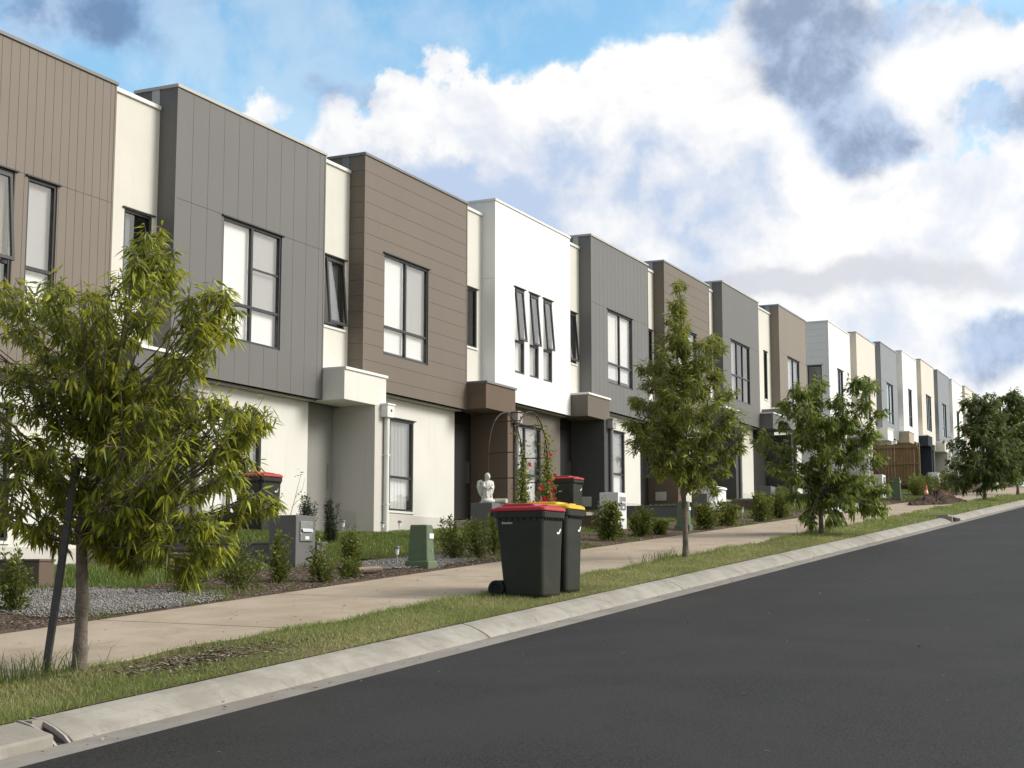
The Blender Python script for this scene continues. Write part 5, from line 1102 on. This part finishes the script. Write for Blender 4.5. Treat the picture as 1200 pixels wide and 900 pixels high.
w = bpy.data.worlds.new('World'); sc.world = w; w.use_nodes = True; nt = NT(w.node_tree)
bg = nt.n['Background']; out = nt.n['World Output']
sky = nt.new('ShaderNodeTexSky'); sky.sky_type = 'NISHITA'; sky.sun_disc = False
sky.sun_elevation = SUN_EL; sky.sun_rotation = math.pi/2-SUN_AZ; sky.dust_density = .6; sky.ozone_density = 1.5
v = nt.new('ShaderNodeTexCoord').outputs['Generated']
sep = nt.new('ShaderNodeSeparateXYZ'); nt.l.new(v, sep.inputs[0])
az = nt.math('MULTIPLY', nt.math('ARCTAN2', sep.outputs[1], sep.outputs[0]), 57.2958)
el = nt.math('MULTIPLY', nt.math('ARCSINE', sep.outputs[2]), 57.2958)
# domain distortion
n1 = nt.noise(9, 7, .58, v, 0, True); s1 = nt.new('ShaderNodeSeparateColor'); nt.l.new(n1, s1.inputs[0])
azd = nt.math('ADD', az, nt.math('MULTIPLY', nt.math('SUBTRACT', s1.outputs[0], .5), 15.))
eld = nt.math('ADD', el, nt.math('MULTIPLY', nt.math('SUBTRACT', s1.outputs[1], .5), 12.))
n0 = nt.noise(10, 10, .56, v, .25); nm = nt.noise(8, 8, .58, v, .35); n2 = nt.noise(26, 6, .6, v, .2)
rid = nt.new('ShaderNodeTexNoise'); rid.noise_type = 'RIDGED_MULTIFRACTAL'; rid.normalize = True
rid.inputs['Scale'].default_value = 13; rid.inputs['Detail'].default_value = 5; rid.inputs['Roughness'].default_value = .5; nt.l.new(v, rid.inputs['Vector'])
bil = nt.math('SUBTRACT', 1., rid.outputs[0])       # billowing edges
nf = nt.math('ADD', nt.math('MULTIPLY', n0, .62), nt.math('MULTIPLY', bil, .38)); nf0 = n0
azs = nt.math('ADD', nt.math('MULTIPLY', azd, .45), nt.math('MULTIPLY', az, .55)); els = nt.math('ADD', nt.math('MULTIPLY', eld, .35), nt.math('MULTIPLY', el, .65))
CO = [azd, eld]
def blob(a, e, sa, se, k=1., rot=0.):
    da = nt.math('SUBTRACT', CO[0], a); de = nt.math('SUBTRACT', CO[1], e)
    if rot:
        c, s = math.cos(R(rot)), math.sin(R(rot))
        x = nt.math('ADD', nt.math('MULTIPLY', da, c), nt.math('MULTIPLY', de, s)); y = nt.math('SUBTRACT', nt.math('MULTIPLY', de, c), nt.math('MULTIPLY', da, s)); da, de = x, y
    x = nt.math('DIVIDE', da, sa); y = nt.math('DIVIDE', de, se)
    r2 = nt.math('ADD', nt.math('MULTIPLY', x, x), nt.math('MULTIPLY', y, y))
    g = nt.math('EXPONENT', nt.math('MULTIPLY', r2, -1.))
    return nt.math('MULTIPLY', g, k) if k != 1 else g
def total(bl):
    t = None
    for b in bl:
        g = blob(*b); t = g if t is None else nt.math('ADD', t, g)
    return t
# cloud banks: azimuth, elevation, widths (degrees), weight
white = total([(27.12, 17.93, 1.75, 1.52, 0.8), (25.27, 17.47, 2.22, 1.75, 0.9), (25.94, 16.19, 3.49, 1.90, 0.8), (20.88, 17.42, 2.54, 1.90, 0.8), (17.54, 17.63, 2.86, 1.90, 1), (15.26, 16.28, 2.86, 1.90, 1), (20.57, 15.18, 4.76, 2.54, 0.9), (23.26, 13.29, 4.76, 1.90, 0.7), (14.03, 13.21, 4.13, 2.22, 1), (8.05, 13.19, 3.49, 1.75, 0.9), (5.34, 12.84, 2.22, 1.59, 0.8), (17.31, 11.89, 6.35, 1.59, 0.8), (10.28, 11.29, 6.35, 1.14, 0.9),
               (10.37, 8.61, 2.54, 1.43, 1), (12.23, 9.15, 1.90, 1.08, 0.7), (8.57, 7.43, 1.90, 0.95, 0.8), (6.21, 6.41, 2.54, 0.83, 0.8), (7.53, 18.51, 2.86, 1.27, 0.9), (9.70, 19.01, 1.90, 1.27, 0.5), (12.86, 20.62, 3.81, 0.83, 0.6), (8.83, 17.10, 1.27, 1.27, 0.5), (29.62, 14.87, 2.86, 1.27, 0.42), (35.63, 17.66, 3.49, 1.08, 0.36), (4.79, 18.52, 1.90, 1.27, 0.5), (5.69, 8.24, 0.95, 0.63, 0.5)])
shade = total([(22.91, 15.70, 1.90, 0.89, 0.8), (19.41, 14.68, 1.59, 0.89, 0.7), (25.93, 14.10, 2.54, 1.08, 0.8), (27.28, 15.70, 1.27, 0.76, 0.6), (20.93, 12.61, 3.17, 0.89, 0.35), (23.93, 12.16, 4.44, 1.14, 0.6), (29.62, 14.55, 2.86, 1.27, 0.8), (16.61, 14.27, 1.27, 0.63, 0.4), (12.07, 14.38, 1.90, 0.63, 0.35)])
CO[:] = [azs, els]
greyb = total([(16.09, 11.08, 4.76, 0.51, 0.9), (9.12, 10.60, 4.76, 0.57, 1.1), (20.02, 11.30, 3.49, 0.57, 0.6), (12.23, 11.26, 3.81, 0.44, 0.5)])
dark = total([(13.59, 20.15, 2.70, 1.97, 1.25), (12.36, 17.77, 1.97, 1.52, 1.2), (11.45, 16.00, 1.90, 0.95, 1.1), (9.79, 16.50, 0.76, 1.14, 0.8), (5.99, 16.64, 1.90, 1.65, 1.15), (7.68, 16.34, 0.95, 0.95, 0.5), (15.55, 20.82, 2.54, 0.83, 0.5), (7.52, 20.24, 4.13, 0.83, 0.8), (43.13, 20.36, 3.33, 1.78, 1.15), (41.40, 20.09, 1.43, 0.76, 0.7), (31.73, 18.08, 1.59, 0.76, 0.95), (30.05, 17.66, 0.95, 0.63, 0.4), (7.07, 8.56, 2.29, 1.02, 1.05), (5.86, 9.12, 1.59, 0.76, 0.6), (8.02, 7.51, 1.59, 0.51, 0.5)])
def field(t, amp, nz): return nt.math('ADD', t, nt.math('MULTIPLY', nt.math('SUBTRACT', nz, .5), amp))
dn = field(white, 1.5, nf); cw = nt.ramp(dn, .30, .58); cs = shade; cd = nt.ramp(field(dark, 3.2, n0), .12, 1.15)
cw = nt.math('MAXIMUM', cw, nt.math('MULTIPLY', nt.ramp(field(nt.ramp(nm, .35, .7), 1.2, n2), .1, 1.), .28))
# outside the photographed part of the sky: broken cloud everywhere
away = nt.ramp(nt.math('ADD', nt.math('POWER', nt.math('DIVIDE', nt.math('SUBTRACT', az, 25.), 34.), 2), nt.math('POWER', nt.math('DIVIDE', nt.math('SUBTRACT', el, 8.), 26.), 2)), .8, 1.5)
gen = nt.ramp(nt.noise(2.6, 7, .58, v, .3), .40, .56)
cw = nt.math('MAXIMUM', cw, nt.math('MULTIPLY', gen, away))
gs = nt.math('MULTIPLY', nt.ramp(nt.noise(3.4, 6, .6, v, .2), .45, .75), away)
cs = nt.math('MAXIMUM', cs, gs)
# bright cloud around the hidden sun
dt = nt.new('ShaderNodeVectorMath', operation='DOT_PRODUCT'); nt.l.new(v, dt.inputs[0]); dt.inputs[1].default_value = sd
glow = nt.math('POWER', nt.math('MAXIMUM', dt.outputs['Value'], 0.), 3.)
blue = nt.mix(1., sky.outputs[0], SKY_TINT, 'MULTIPLY')
hz = nt.ramp(el, 2., 24., 1., 0.)
blue = nt.mix(nt.math('MULTIPLY', hz, .55), blue, HAZE)
Lm = nt.math('ADD', .88, nt.math('MULTIPLY', nt.math('SUBTRACT', n0, .5), 2.6))
Lm = nt.math('ADD', Lm, nt.math('MULTIPLY', nt.math('SUBTRACT', n2, .5), .9))
Lm = nt.math('SUBTRACT', Lm, nt.math('MULTIPLY', cs, .85), None, True)
wcol = nt.mix(nt.ramp(Lm, 0., .55), CSH, CW1); wcol = nt.mix(nt.ramp(Lm, .4, 1.), wcol, CW2)
wcol = nt.mix(nt.math('MULTIPLY', nt.ramp(field(greyb, 1.6, n0), .0, 1.05), .8), wcol, CGR)
c = nt.mix(cw, blue, wcol)
c = nt.mix(nt.math('MULTIPLY', cd, .92), c, nt.mix(nt.ramp(field(nt.math('MULTIPLY', dark, -.28), 2.6, n2), -.6, .2), CD1, CD2))
c = nt.mix(nt.math('MULTIPLY', away, .55), c, nt.mix(1., c, (.25, .25, .27), 'MULTIPLY'))
c = nt.mix(nt.math('MULTIPLY', glow, .75), c, GLOW)
below = nt.ramp(el, -1.5, 0., 1., 0.)
c = nt.mix(below, c, GROUND)
nt.l.new(c, bg.inputs[0]); bg.inputs[1].default_value = SKY_STR
sc.view_settings.view_transform = 'Standard'; sc.view_settings.look = 'None'; sc.view_settings.gamma = 1; sc.view_settings.use_curve_mapping = False
sc.view_settings.exposure = EXPO
